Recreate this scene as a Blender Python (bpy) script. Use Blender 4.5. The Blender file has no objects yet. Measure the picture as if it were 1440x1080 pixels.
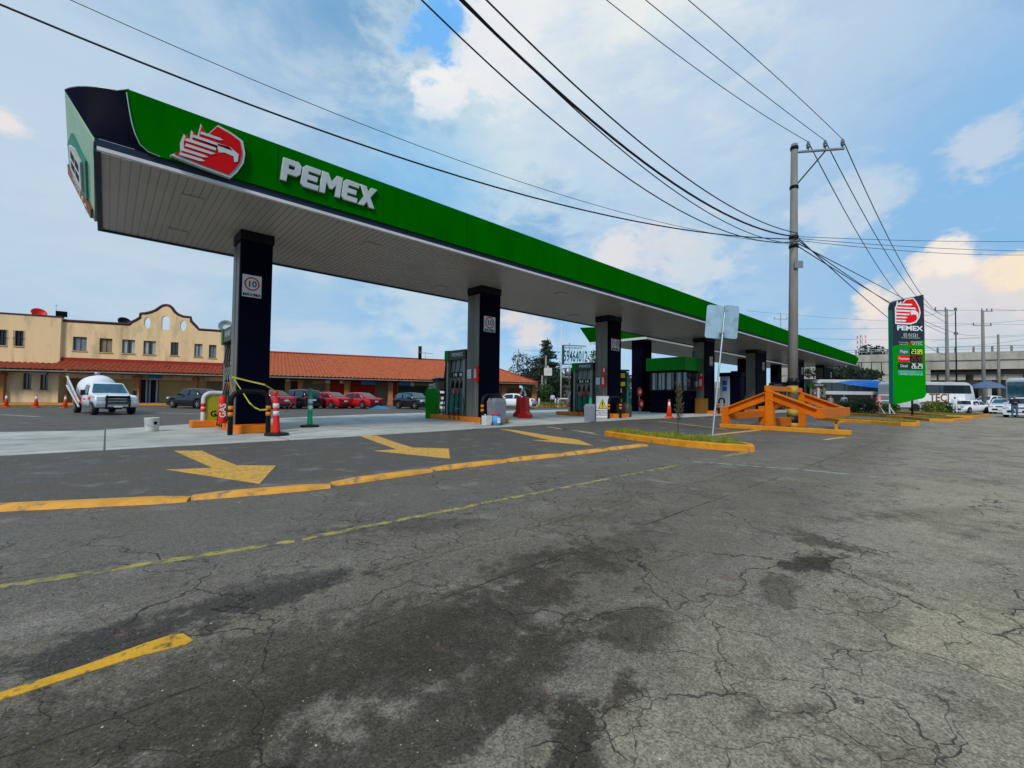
import bpy, math, random
from mathutils import Vector, Matrix
random.seed(7)
S = bpy.context.scene
COL = S.collection
R = math.radians
# ------------------------------------------------------------------ camera
F = 615.0; H = 1.15
YAW, PIT, ROL = R(47.2), R(1.6), 0.0132
fw = Vector((math.cos(YAW)*math.cos(PIT), math.sin(YAW)*math.cos(PIT), math.sin(PIT)))
r0 = Vector((math.sin(YAW), -math.cos(YAW), 0)); u0 = r0.cross(fw)
rt = math.cos(ROL)*r0 + math.sin(ROL)*u0; up = math.cos(ROL)*u0 - math.sin(ROL)*r0
CP = Vector((0, 0, H))
cam = bpy.data.objects.new('camera', bpy.data.cameras.new('camera')); COL.objects.link(cam)
M = Matrix((rt, up, -fw)).transposed().to_4x4(); M.translation = CP
cam.matrix_world = M
cam.data.sensor_width = 36; cam.data.lens = F/1440*36
cam.data.clip_start = 0.05; cam.data.clip_end = 5000
S.camera = cam
# ------------------------------------------------------------------ light
SUN_AZ, SUN_EL = R(212), R(40)      # direction the light comes from
w = bpy.data.worlds.new('World'); S.world = w; w.use_nodes = True
def sky():
    nt = w.node_tree; N = nt.nodes; L = nt.links; N.clear()
    out = N.new('ShaderNodeOutputWorld'); bg = N.new('ShaderNodeBackground'); bg.inputs[1].default_value = 0.1
    st = N.new('ShaderNodeTexSky'); st.sky_type = 'NISHITA'; st.sun_disc = False
    st.sun_elevation = SUN_EL; st.sun_rotation = R(90)-SUN_AZ; st.altitude = 2200; st.air_density = 1.0; st.dust_density = .6; st.ozone_density = 2.0
    tc = N.new('ShaderNodeTexCoord')
    def noise(scale, detail, rough, dist=0, stretch=(1,1,2.2)):
        mp = N.new('ShaderNodeMapping'); mp.inputs['Scale'].default_value = stretch; L.new(tc.outputs['Generated'], mp.inputs[0])
        n = N.new('ShaderNodeTexNoise'); n.inputs['Scale'].default_value = scale; n.inputs['Detail'].default_value = detail
        n.inputs['Roughness'].default_value = rough; n.inputs['Distortion'].default_value = dist; L.new(mp.outputs[0], n.inputs['Vector']); return n.outputs['Fac']
    def mth(op, a, b=0.0, clamp=False):
        m = N.new('ShaderNodeMath'); m.operation = op; m.use_clamp = clamp
        for i, q in enumerate((a, b)):
            if isinstance(q, (int, float)): m.inputs[i].default_value = q
            else: L.new(q, m.inputs[i])
        return m.outputs[0]
    def mr(a, lo, hi, t0=0.0, t1=1.0):
        m = N.new('ShaderNodeMapRange'); m.interpolation_type = 'SMOOTHSTEP'; L.new(a, m.inputs[0])
        for i, q in enumerate((lo, hi, t0, t1)): m.inputs[i+1].default_value = q
        return m.outputs[0]
    def blob(px, py, rad, soft):      # a cloud bank that stands in one direction of the sky
        d = (fw + rt*(px-720)/F + up*(540-py)/F).normalized()
        v = N.new('ShaderNodeVectorMath'); v.operation = 'DISTANCE'
        nrm = N.new('ShaderNodeVectorMath'); nrm.operation = 'NORMALIZE'; L.new(tc.outputs['Generated'], nrm.inputs[0])
        L.new(nrm.outputs[0], v.inputs[0]); v.inputs[1].default_value = d
        q = mth('ADD', v.outputs['Value'], mth('MULTIPLY', mth('SUBTRACT', nz, 0.5), soft))
        return q, rad
    nz = noise(7, 8, .62, .3)
    nbig = noise(1.7, 7, .55, .5)
    nmid = noise(4.2, 9, .58, .4)
    nfin = noise(13, 6, .6)
    def mix(f, a, b):
        m = N.new('ShaderNodeMix'); m.data_type = 'RGBA'
        if isinstance(f, (int, float)): m.inputs[0].default_value = f
        else: L.new(f, m.inputs[0])
        for i, q in ((6, a), (7, b)):
            if isinstance(q, tuple): m.inputs[i].default_value = q+(1,)
            else: L.new(q, m.inputs[i])
        return m.outputs[2]
    # thin veil over the blue
    sx = N.new('ShaderNodeSeparateXYZ'); L.new(tc.outputs['Generated'], sx.inputs[0])
    base = mix(0.6, st.outputs[0], (1.7, 4.3, 7.2))
    veil = mr(nbig, .42, .66, .05, .80)
    c = mix(veil, base, (2.8, 4.8, 6.7))
    grey = mr(nmid, .44, .68, 0, .5)
    c = mix(grey, c, (3.8, 5.2, 6.6))
    bnk = mr(mth('ADD', nmid, mth('MULTIPLY', nfin, .35)), .68, .84, 0, .45)
    c = mix(bnk, c, (5.1, 6.0, 6.8))
    hz = mr(sx.outputs[2], .0, .20, .45, 0)
    c = mix(hz, c, (3.9, 5.3, 6.4))
    nzf = noise(19, 9, .62, .2, (1, 1, 1.5))
    puff = mth('ADD', mth('MULTIPLY', nz, .6), mth('MULTIPLY', nzf, .4))
    def cloud(px, py, rad, soft, edge, col, f=1.0, fluffy=False):
        nonlocal c, nz
        keep = nz
        if fluffy: nz = puff
        q, rd = blob(px, py, rad, soft); nz = keep
        c = mix(mr(q, rd-edge, rd+edge, f, 0), c, col)
    cloud(120, 60, .30, .5, .22, (3.86, 5.25, 6.83), .6)
    cloud(20, 420, .40, .3, .30, (4.88, 5.76, 6.53), .55)
    cloud(30, 130, .22, .4, .16, (4.97, 5.96, 6.93), .5)
    cloud(1000, 90, .40, .6, .16, (4.60, 5.96, 7.13), .80)
    cloud(760, 90, .27, .5, .07, (5.70, 6.77, 7.13), .75, True)
    cloud(1010, -20, .34, .6, .12, (7.30, 7.50, 7.30), .85, True)
    cloud(1090, 10, .17, .3, .12, (8.30, 8.30, 7.40), .8)
    cloud(700, 40, .12, .5, .04, (7.20, 7.40, 7.50), .8, True)
    cloud(622, 122, .055, .22, .018, (7.90, 7.80, 7.60), .9, True)
    cloud(655, 100, .06, .3, .03, (7.20, 7.30, 7.50), .7, True)
    cloud(615, 45, .055, .30, .02, (1.38, 4.04, 7.92), .95, True)
    cloud(640, 25, .03, .2, .015, (1.38, 4.04, 7.92), .9, True)
    cloud(1280, 140, .30, .3, .20, (2.76, 4.44, 6.63), .75)
    cloud(600, 270, .12, .12, .10, (1.9, 4.5, 7.2), .7)
    cloud(900, 220, .20, .5, .12, (3.22, 4.85, 6.83), .6)
    cloud(1420, 300, .20, .3, .12, (2.02, 4.24, 6.93), .75)
    cloud(1170, 300, .05, .35, .03, (4.97, 5.96, 6.83), .8, True)
    cloud(1215, 270, .04, .30, .03, (4.60, 5.66, 6.73), .6, True)
    cloud(1385, 212, .028, .26, .02, (4.78, 5.66, 6.63), .8, True)
    cloud(1350, 228, .018, .2, .02, (4.51, 5.45, 6.63), .7, True)
    cloud(1340, 480, .14, .3, .03, (4.78, 5.55, 6.14), .9, True)
    cloud(1330, 415, .075, .22, .015, (6.30, 6.20, 6.50), .95, True)
    cloud(1255, 460, .055, .22, .02, (6.40, 6.10, 6.30), .85, True)
    cloud(1415, 430, .06, .22, .02, (6.60, 6.20, 6.20), .9, True)
    cloud(1335, 362, .032, .13, .010, (8.00, 7.30, 6.60), .95, True)
    cloud(1290, 378, .024, .12, .010, (7.90, 7.10, 6.30), .9, True)
    cloud(1225, 425, .028, .14, .012, (7.80, 6.90, 6.10), .85, True)
    cloud(1418, 385, .030, .13, .010, (8.40, 6.90, 5.20), .9, True)
    cloud(1380, 470, .06, .3, .04, (4.60, 5.35, 6.04), .6)
    cloud(740, 465, .045, .25, .03, (7.20, 6.40, 5.90), .75)
    cloud(590, 430, .09, .4, .05, (5.80, 6.57, 6.83), .6, True)
    cloud(870, 350, .04, .25, .02, (6.90, 6.70, 6.70), .8, True)
    cloud(975, 362, .07, .35, .03, (5.52, 6.16, 6.63), .8, True)
    cloud(930, 355, .05, .35, .03, (6.20, 6.20, 6.60), .6, True)
    cloud(5, 172, .02, .12, .012, (7.60, 6.90, 6.60), .8, True)
    L.new(c, bg.inputs[0]); L.new(bg.outputs[0], out.inputs[0])
sky()
ld = bpy.data.lights.new('sun', 'SUN'); ld.energy = 2.0; ld.angle = R(14); ld.color = (1, .95, .88)
sun = bpy.data.objects.new('sun', ld); COL.objects.link(sun)
sd = Vector((math.cos(SUN_AZ)*math.cos(SUN_EL), math.sin(SUN_AZ)*math.cos(SUN_EL), math.sin(SUN_EL)))
sun.rotation_euler = sd.to_track_quat('Z', 'Y').to_euler()
S.view_settings.view_transform = 'Standard'; S.view_settings.look = 'None'; S.view_settings.gamma = 1; S.view_settings.exposure = 0.22
# ------------------------------------------------------------------ measuring
def ray(x, y): return fw + rt*(x-720)/F + up*(540-y)/F
def G(x, y, z=0.0): d = ray(x, y); return CP + d*((z-H)/d.z)
def YP(x, y, Y): d = ray(x, y); return CP + d*(Y/d.y)
def XP(x, y, X): d = ray(x, y); return CP + d*(X/d.x)
def AT(x, y, D): return CP + ray(x, y)*D
# ------------------------------------------------------------------ mesh kit
class MB:
    def __init__(s): s.v = []; s.f = []; s.m = []; s.sm = []
    def add(s, vs, fs, mi=0, smooth=False):
        o = len(s.v); s.v += [tuple(q) for q in vs]
        for q in fs: s.f.append([o+i for i in q]); s.m.append(mi); s.sm.append(smooth)
        return s
    def box(s, c, d, mi=0, rz=0, rx=0, ry=0):
        x, y, z = (q/2 for q in d); mt = Matrix.Rotation(rz, 3, 'Z') @ Matrix.Rotation(ry, 3, 'Y') @ Matrix.Rotation(rx, 3, 'X')
        vs = [Vector(c)+mt@Vector((a*x, b*y, e*z)) for a in (-1, 1) for b in (-1, 1) for e in (-1, 1)]
        return s.add(vs, [(0,1,3,2),(4,6,7,5),(0,4,5,1),(2,3,7,6),(0,2,6,4),(1,5,7,3)], mi)
    def b2(s, lo, hi, mi=0): return s.box([(a+b)/2 for a, b in zip(lo, hi)], [abs(b-a) for a, b in zip(lo, hi)], mi)
    def prism(s, poly, fn0, fn1, mi=0, mi_side=None):
        n = len(poly); vs = [fn0(*p) for p in poly]+[fn1(*p) for p in poly]
        s.add(vs, [tuple(range(n))[::-1], tuple(range(n, 2*n))], mi)
        o = len(s.v)-2*n
        for i in range(n):
            s.f.append([o+i, o+(i+1) % n, o+n+(i+1) % n, o+n+i]); s.m.append(mi if mi_side is None else mi_side); s.sm.append(False)
        return s
    def up(s, poly, z0, z1, mi=0): return s.prism(poly, lambda x, y: (x, y, z0), lambda x, y: (x, y, z1), mi)
    def cyl(s, p0, p1, r0_, r1_=None, n=12, mi=0, cap=True):
        r1_ = r0_ if r1_ is None else r1_
        p0 = Vector(p0); p1 = Vector(p1); d = (p1-p0).normalized(); a = d.orthogonal().normalized(); b = d.cross(a)
        vs = []
        for p, r_ in ((p0, r0_), (p1, r1_)):
            for i in range(n): t = 2*math.pi*i/n; vs.append(p+(a*math.cos(t)+b*math.sin(t))*r_)
        s.add(vs, [(i, (i+1) % n, n+(i+1) % n, n+i) for i in range(n)], mi, True)
        if cap: o = len(s.v)-2*n; s.f += [[o+i for i in range(n)][::-1], [o+n+i for i in range(n)]]; s.m += [mi, mi]; s.sm += [False, False]
        return s
    def tube(s, pts, r_, n=8, mi=0):
        pts = [Vector(p) for p in pts]; k = len(pts); vs = []; a = None
        for i, p in enumerate(pts):
            d = (pts[min(i+1, k-1)]-pts[max(i-1, 0)]).normalized()
            a = d.orthogonal().normalized() if a is None else (a-d*a.dot(d)).normalized()
            b = d.cross(a)
            for j in range(n): t = 2*math.pi*j/n; vs.append(p+(a*math.cos(t)+b*math.sin(t))*(r_[i] if isinstance(r_, (list, tuple)) else r_))
        fs = [(i*n+j, i*n+(j+1) % n, (i+1)*n+(j+1) % n, (i+1)*n+j) for i in range(k-1) for j in range(n)]
        s.add(vs, fs, mi, True); s.add(vs[:n], [tuple(range(n))[::-1]], mi); s.add(vs[-n:], [tuple(range(n))], mi); return s
    def lathe(s, prof, c=(0,0,0), n=16, mi=0, axis='Z', smooth=True):
        vs = []
        for r_, h in prof:
            for i in range(n):
                t = 2*math.pi*i/n; q = (r_*math.cos(t), r_*math.sin(t), h)
                if axis == 'Y': q = (q[0], q[2], q[1])
                if axis == 'X': q = (q[2], q[0], q[1])
                vs.append((c[0]+q[0], c[1]+q[1], c[2]+q[2]))
        k = len(prof)
        s.add(vs, [(i*n+j, i*n+(j+1) % n, (i+1)*n+(j+1) % n, (i+1)*n+j) for i in range(k-1) for j in range(n)], mi, smooth)
        o = len(s.v)-n*k; s.f += [[o+j for j in range(n)][::-1], [o+n*(k-1)+j for j in range(n)]]; s.m += [mi, mi]; s.sm += [False]*2
        return s
    def loft(s, rings, mi=0, smooth=True, closed=True):
        n = len(rings[0]); vs = [p for r_ in rings for p in r_]; k = len(rings)
        s.add(vs, [(i*n+j, i*n+(j+1) % n, (i+1)*n+(j+1) % n, (i+1)*n+j) for i in range(k-1) for j in range(n if closed else n-1)], mi, smooth)
        if closed: o = len(s.v)-n*k; s.f += [[o+j for j in range(n)][::-1], [o+n*(k-1)+j for j in range(n)]]; s.m += [mi, mi]; s.sm += [False]*2
        return s
    def build(s, name, mats, parent=None, loc=None, bevel=0, seg=2):
        me = bpy.data.meshes.new(name); me.from_pydata([tuple(v) for v in s.v], [], s.f)
        for m in (mats if isinstance(mats, (list, tuple)) else [mats]): me.materials.append(m)
        me.polygons.foreach_set('material_index', s.m); me.polygons.foreach_set('use_smooth', s.sm); me.update()
        return link(name, me, parent, loc, bevel, seg)
def link(name, me, parent=None, loc=None, bevel=0, seg=2):
    o = bpy.data.objects.new(name, me); COL.objects.link(o); o.parent = parent
    if loc is not None: o.location = loc
    if bevel:
        b = o.modifiers.new('b', 'BEVEL'); b.width = bevel; b.segments = seg; b.limit_method = 'ANGLE'; b.angle_limit = R(40)
    return o
def empty(name, label, cat, loc=(0,0,0), rz=0, group=None, sc=1):
    o = bpy.data.objects.new(name, None); COL.objects.link(o); o.location = loc; o.rotation_euler = (0, 0, rz); o.scale = (sc,)*3
    o.empty_display_size = .2
    return tag(o, label, cat, group)
def tag(o, label, cat, group=None, kind=None):
    o['label'] = label; o['category'] = cat
    if group: o['group'] = group
    if kind: o['kind'] = kind
    return o
def struct(o): o['kind'] = 'structure'; return o
def copy_tree(o, parent=None):
    c = o.copy(); COL.objects.link(c); c.parent = parent
    for ch in list(o.children): copy_tree(ch, c)
    return c
def from_curve(cu, name, mats, parent, mtx):
    t = bpy.data.objects.new('t', cu); COL.objects.link(t)
    me = bpy.data.meshes.new_from_object(t.evaluated_get(bpy.context.evaluated_depsgraph_get()))
    bpy.data.objects.remove(t); me.transform(mtx); me.materials.clear()
    for m in (mats if isinstance(mats, (list, tuple)) else [mats]): me.materials.append(m)
    return link(name, me, parent)
RX90 = Matrix.Rotation(R(90), 4, 'X')     # drawing plane -> upright, facing local -y
def text(s_, size, mat, parent, loc, name='lettering', ext=.004, off=0, sx=1, mtx=None, align='CENTER', bev=0):
    cu = bpy.data.curves.new('t', 'FONT'); cu.body = s_; cu.size = size; cu.extrude = ext; cu.offset = off; cu.align_x = align; cu.align_y = 'CENTER'
    cu.bevel_depth = bev; cu.resolution_u = 3
    m = Matrix.Translation(loc) @ (mtx or Matrix.Identity(4)) @ RX90 @ Matrix.Diagonal((sx, 1, 1, 1))
    return from_curve(cu, name, mat, parent, m)
def shape(splines, mat, parent, name, ext=.02, bev=0, mtx=None):
    cu = bpy.data.curves.new('t', 'CURVE'); cu.dimensions = '2D'; cu.fill_mode = 'BOTH'; cu.extrude = ext; cu.bevel_depth = bev; cu.bevel_resolution = 1
    for sp in splines:
        k = cu.splines.new('POLY'); k.points.add(len(sp)-1)
        for q, (a, b) in zip(k.points, sp): q.co = (a, b, 0, 1)
        k.use_cyclic_u = True
    return from_curve(cu, name, mat, parent, (mtx or Matrix.Identity(4)) @ RX90)
def circ(cx, cz, r_, n=24, a0=0, a1=360): return [(cx+r_*math.cos(R(a0+(a1-a0)*i/n)), cz+r_*math.sin(R(a0+(a1-a0)*i/n))) for i in range(n)]
# ------------------------------------------------------------------ materials
def pm(name, col, rough=.6, metal=0.0, var=.12, scale=3.0, bump=0.0, bscale=40, spec=.25, dirt=None, dscale=1.2, coat=0, dlo=.52, dhi=.72, stretch=None):
    m = bpy.data.materials.new(name); m.use_nodes = True; nt = m.node_tree; N = nt.nodes; L = nt.links; p = N['Principled BSDF']
    p.inputs['Roughness'].default_value = rough; p.inputs['Metallic'].default_value = metal; p.inputs['Specular IOR Level'].default_value = spec
    p.inputs['Coat Weight'].default_value = coat
    tc = N.new('ShaderNodeTexCoord'); src = tc.outputs['Object']
    if stretch:
        mp = N.new('ShaderNodeMapping'); mp.inputs['Scale'].default_value = stretch; L.new(src, mp.inputs[0]); src = mp.outputs[0]
    n = N.new('ShaderNodeTexNoise'); n.inputs['Scale'].default_value = scale; n.inputs['Detail'].default_value = 6; L.new(src, n.inputs['Vector'])
    r_ = N.new('ShaderNodeMapRange'); L.new(n.outputs['Fac'], r_.inputs[0]); r_.inputs[1].default_value = .3; r_.inputs[2].default_value = .7
    r_.inputs[3].default_value = 1-var; r_.inputs[4].default_value = 1+var
    v = N.new('ShaderNodeVectorMath'); v.operation = 'SCALE'; v.inputs[0].default_value = col[:3]; L.new(r_.outputs[0], v.inputs['Scale']); out = v.outputs[0]
    if dirt:
        n2 = N.new('ShaderNodeTexNoise'); n2.inputs['Scale'].default_value = dscale; n2.inputs['Detail'].default_value = 9; n2.inputs['Roughness'].default_value = .65; L.new(src, n2.inputs['Vector'])
        r2 = N.new('ShaderNodeMapRange'); L.new(n2.outputs['Fac'], r2.inputs[0]); r2.inputs[1].default_value = dlo; r2.inputs[2].default_value = dhi
        mx = N.new('ShaderNodeMix'); mx.data_type = 'RGBA'; L.new(r2.outputs[0], mx.inputs[0]); L.new(out, mx.inputs[6]); mx.inputs[7].default_value = dirt+(1,); out = mx.outputs[2]
    L.new(out, p.inputs['Base Color'])
    if bump:
        n3 = N.new('ShaderNodeTexNoise'); n3.inputs['Scale'].default_value = bscale; n3.inputs['Detail'].default_value = 4; L.new(src, n3.inputs['Vector'])
        b = N.new('ShaderNodeBump'); b.inputs['Strength'].default_value = bump; b.inputs['Distance'].default_value = .02; L.new(n3.outputs['Fac'], b.inputs['Height']); L.new(b.outputs[0], p.inputs['Normal'])
    return m
def glow(name, col, st=1.0):
    m = bpy.data.materials.new(name); m.use_nodes = True; p = m.node_tree.nodes['Principled BSDF']
    p.inputs['Base Color'].default_value = (.02, .02, .02, 1); p.inputs['Emission Color'].default_value = col+(1,); p.inputs['Emission Strength'].default_value = st; return m
green = pm('fascia_green', (.0006, .125, .0006), .6, spec=.0, var=.06, scale=1.2, dirt=(.0008, .095, .0012), dscale=.8, dlo=.45, dhi=.7, stretch=(1.5, 1, .25))
navy = pm('navy_panel', (.0012, .0016, .009), .6, spec=.04, var=.15)
navytrim = pm('trim_blue', (.018, .028, .05), .5, spec=.15, var=.1)
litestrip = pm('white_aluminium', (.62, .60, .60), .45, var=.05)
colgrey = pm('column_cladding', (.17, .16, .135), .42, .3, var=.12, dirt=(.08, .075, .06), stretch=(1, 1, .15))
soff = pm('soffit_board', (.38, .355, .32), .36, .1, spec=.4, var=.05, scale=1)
white = pm('white_paint', (.78, .78, .78), .5, var=.05)
offw = pm('off_white', (.6, .6, .57), .55, var=.1, dirt=(.35, .33, .28))
letterw = pm('letter_white', (.46, .50, .50), .5, spec=.1, var=.04)
red = pm('logo_red', (.52, .003, .005), .5, spec=.1, var=.05)
redp = pm('red_plastic', (.72, .02, .01), .45, var=.08)
orange = pm('orange_paint', (.72, .18, .006), .5, var=.1, scale=2, dirt=(.38, .10, .02), dscale=2.5, dlo=.55, dhi=.8)
rampo = pm('ramp_orange', (.66, .15, .004), .55, spec=.1, var=.12, scale=2.5, dirt=(.22, .07, .02), dscale=6, dlo=.62, dhi=.70)
kerby = pm('kerb_yellow_orange', (.68, .26, .012), .6, var=.15, scale=3, bump=.3, dirt=(.22, .12, .05), dscale=3.5, dlo=.58, dhi=.72)
black = pm('black_paint', (.007, .008, .009), .45, spec=.15, var=.15)
rubber = pm('black_rubber', (.015, .015, .015), .7, var=.2)
grey = pm('grey_plastic', (.19, .21, .24), .55, var=.08, dirt=(.1, .1, .1))
steel = pm('galvanised_steel', (.36, .39, .41), .4, .6, var=.15, dirt=(.25, .22, .2), dscale=3)
signback = pm('sign_back_aluminium', (.36, .50, .58), .38, .35, var=.1, scale=2, dirt=(.22, .3, .34), dscale=3)
concp = pm('pole_concrete', (.22, .21, .185), .85, var=.18, scale=2, bump=.3, stretch=(1, 1, .3), dirt=(.13, .125, .11))
teal = pm('teal_panel', (.008, .17, .11), .4, var=.06)
bgreen = pm('bright_green', (.003, .21, .006), .5, spec=.1, var=.08)
dgreen = pm('delineator_green', (.01, .32, .16), .5, var=.1)
pgrey = pm('pump_grey', (.24, .24, .215), .4, .3, var=.08)
pdark = pm('pump_olive', (.055, .06, .045), .42, .1, var=.1)
yellow = pm('yellow_banner', (.36, .35, .015), .55, var=.08)
tapey = pm('tape_yellow', (.48, .46, .03), .5, var=.1)
yel2 = pm('label_yellow', (.75, .55, .02), .5)
glassd = pm('dark_glass', (.012, .02, .025), .08, 0, var=.3, spec=.8)
glassb = pm('blue_glass', (.03, .10, .14), .1, 0, var=.3, spec=.8)
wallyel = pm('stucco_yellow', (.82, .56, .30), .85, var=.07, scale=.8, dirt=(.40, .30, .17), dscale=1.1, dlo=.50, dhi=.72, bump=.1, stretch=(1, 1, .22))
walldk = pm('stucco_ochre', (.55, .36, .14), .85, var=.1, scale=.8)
brown = pm('coping_brown', (.07, .02, .018), .7)
redband = pm('red_band', (.30, .02, .012), .7, var=.12)
brickr = pm('red_wall', (.42, .03, .012), .75, var=.1)
pillar = pm('pillar_terracotta', (.44, .17, .07), .8, var=.1)
darkin = pm('dark_interior', (.02, .018, .016), .8)
shoptan = pm('shutter_tan', (.24, .18, .12), .7, var=.1)
bluesign = pm('blue_sign', (.03, .2, .35), .5)
curtain = pm('curtain', (.35, .38, .36), .8, var=.3, scale=6, stretch=(3, 3, .2))
conew = pm('cone_orange', (.85, .07, .008), .5, var=.05)
def tilemat():
    m = pm('clay_tile', (.44, .105, .038), .8, var=.3, scale=7, dirt=(.2, .06, .03), dscale=2, bump=.3, bscale=12)
    return m
tiles = tilemat()
tiles_red = pm('clay_tile_red', (.30, .055, .022), .8, var=.35, scale=7, dirt=(.10, .03, .015), dscale=2, bump=.3, bscale=12)
bark = pm('bark', (.08, .06, .045), .9, var=.3, scale=8)
leafd = pm('conifer_needles', (.018, .04, .02), .7, var=.5, scale=1.5)
leafg = pm('bush_leaf', (.035, .075, .018), .6, var=.5, scale=4)
leafy = pm('yellow_green_leaf', (.13, .15, .012), .6, var=.4, scale=4)
leafk = pm('dark_leaf', (.02, .034, .016), .7, var=.5, scale=.6)
grassm = pm('grass_blades', (.20, .24, .015), .7, var=.5, scale=4)
soil = pm('soil', (.07, .07, .03), .95, var=.4, scale=6, bump=.5)
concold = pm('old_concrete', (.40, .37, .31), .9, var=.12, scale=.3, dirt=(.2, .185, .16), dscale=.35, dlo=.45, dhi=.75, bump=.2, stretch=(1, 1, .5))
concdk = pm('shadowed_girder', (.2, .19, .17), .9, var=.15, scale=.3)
CAR = {}
def carpaint(name, c, metal=.0):
    if name not in CAR: CAR[name] = pm('paint_'+name, c, .28, metal, var=.03, coat=.6)
    return CAR[name]
tyre = pm('tyre', (.018, .018, .018), .8); rim = pm('alloy', (.4, .4, .42), .35, .7)
chrome = pm('chrome', (.5, .5, .52), .2, .9); tail = pm('tail_lamp', (.5, .01, .01), .2, coat=.5); lamp = pm('head_lamp', (.6, .65, .7), .12, coat=.5)
plastic = pm('black_trim', (.02, .02, .022), .5)
wireb = pm('cable_black', (.012, .012, .016), .5)
ceram = pm('insulator', (.10, .13, .15), .25, coat=.4)

def asphalt():
    m = bpy.data.materials.new('asphalt'); m.use_nodes = True; nt = m.node_tree; N = nt.nodes; L = nt.links; p = N['Principled BSDF']
    tc = N.new('ShaderNodeTexCoord'); P = tc.outputs['Object']
    def noise(sc, det=5, ro=.6, dist=0, vec=None, col=False):
        n = N.new('ShaderNodeTexNoise'); n.inputs['Scale'].default_value = sc; n.inputs['Detail'].default_value = det; n.inputs['Roughness'].default_value = ro
        n.inputs['Distortion'].default_value = dist; L.new(vec or P, n.inputs['Vector']); return n.outputs['Color' if col else 'Fac']
    def mr(a, lo, hi, t0=0.0, t1=1.0, sm=True):
        r_ = N.new('ShaderNodeMapRange'); r_.interpolation_type = 'SMOOTHSTEP' if sm else 'LINEAR'; L.new(a, r_.inputs[0])
        for i, q in enumerate((lo, hi, t0, t1)):
            if isinstance(q, (int, float)): r_.inputs[i+1].default_value = q
            else: L.new(q, r_.inputs[i+1])
        return r_.outputs[0]
    def mt(op, a, b=0.0):
        k = N.new('ShaderNodeMath'); k.operation = op
        for i, q in enumerate((a, b)):
            if isinstance(q, (int, float)): k.inputs[i].default_value = q
            else: L.new(q, k.inputs[i])
        return k.outputs[0]
    def mix(f, a, b, mode='MIX'):
        k = N.new('ShaderNodeMix'); k.data_type = 'RGBA'; k.blend_type = mode
        if isinstance(f, (int, float)): k.inputs[0].default_value = f
        else: L.new(f, k.inputs[0])
        for i, q in ((6, a), (7, b)):
            if isinstance(q, tuple): k.inputs[i].default_value = q+(1,)
            else: L.new(q, k.inputs[i])
        return k.outputs[2]
    big = noise(.16, 4, .5, .4); mid = noise(.9, 7, .62, .5); mid2 = noise(2.1, 8, .65, .4); fin = noise(22, 5, .7); grit = noise(95, 3, .7)
    def vadd(vec, src, k):
        a = N.new('ShaderNodeVectorMath'); a.operation = 'SCALE'; L.new(src, a.inputs[0]); a.inputs['Scale'].default_value = k
        b = N.new('ShaderNodeVectorMath'); b.operation = 'ADD'; L.new(vec, b.inputs[0]); L.new(a.outputs[0], b.inputs[1]); return b.outputs[0]
    wv = vadd(vadd(P, noise(1.3, 4, .6, 0, None, True), .55), noise(7, 3, .6, 0, None, True), .09)
    nstain = noise(6.5, 8, .72, .3)
    def patch(px, py, rx, ry, ang, soft=.34, nsc=None):     # an oil or tar stain lying on the tarmac
        g = G(px, py); mp = N.new('ShaderNodeMapping'); mp.vector_type = 'TEXTURE'
        mp.inputs['Location'].default_value = (g.x, g.y, 0); mp.inputs['Rotation'].default_value = (0, 0, ang); mp.inputs['Scale'].default_value = (rx, ry, 1)
        L.new(P, mp.inputs[0]); ln = N.new('ShaderNodeVectorMath'); ln.operation = 'LENGTH'; L.new(mp.outputs[0], ln.inputs[0])
        q = mt('ADD', ln.outputs['Value'], mt('ADD', mt('MULTIPLY', mt('SUBTRACT', mid2, .5), 3.6), mt('MULTIPLY', mt('SUBTRACT', nstain, .5), 3.4)))
        return mr(q, 1-soft, 1+soft, 1, 0)
    c = mix(mr(big, .35, .65), (.104, .098, .086), (.132, .124, .107))
    sp = N.new('ShaderNodeSeparateXYZ'); L.new(P, sp.inputs[0])
    # the outer lane is paler and stonier (towards -y), the strip by the pumps newer and darker
    edge = mt('ADD', sp.outputs[1], mt('MULTIPLY', mid, 1.6))
    lane = mr(edge, 2.6, -1.2)
    g0 = G(600, 1080); g1 = G(1130, 700); dd = (g1-g0).normalized(); nx, ny = dd.y, -dd.x
    sd_ = mt('ADD', mt('ADD', mt('MULTIPLY', sp.outputs[0], nx), mt('MULTIPLY', sp.outputs[1], ny)), -(g0.x*nx+g0.y*ny))
    sd_ = mt('ADD', sd_, mt('MULTIPLY', mt('SUBTRACT', mid, .5), 1.6))
    c = mix(mr(sd_, -.25, .9, 0, .9), c, (.200, .190, .165))
    c = mix(mr(sd_, 1.0, 3.2, 0, .8), c, (.235, .220, .185))
    c = mix(mr(sp.outputs[1], 5.9, 6.3, 0, .85), c, (.052, .053, .052))
    c = mix(mr(mt('ADD', sp.outputs[1], mt('MULTIPLY', mid, .8)), 3.2, 4.4, 0, .5), c, (.075, .074, .070))
    c = mix(mr(mid, .50, .66, 0, .55), c, (.082, .074, .056))
    c = mix(mr(noise(3.4, 8, .7, .6), .53, .64, 0, .6), c, (.074, .066, .048))
    c = mix(mr(noise(.55, 8, .7, .8), .50, .62, 0, .35), c, (.082, .073, .050))
    c = mix(mr(mid2, .54, .68, 0, .5), c, (.178, .170, .150))
    # stains
    A = .82
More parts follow.
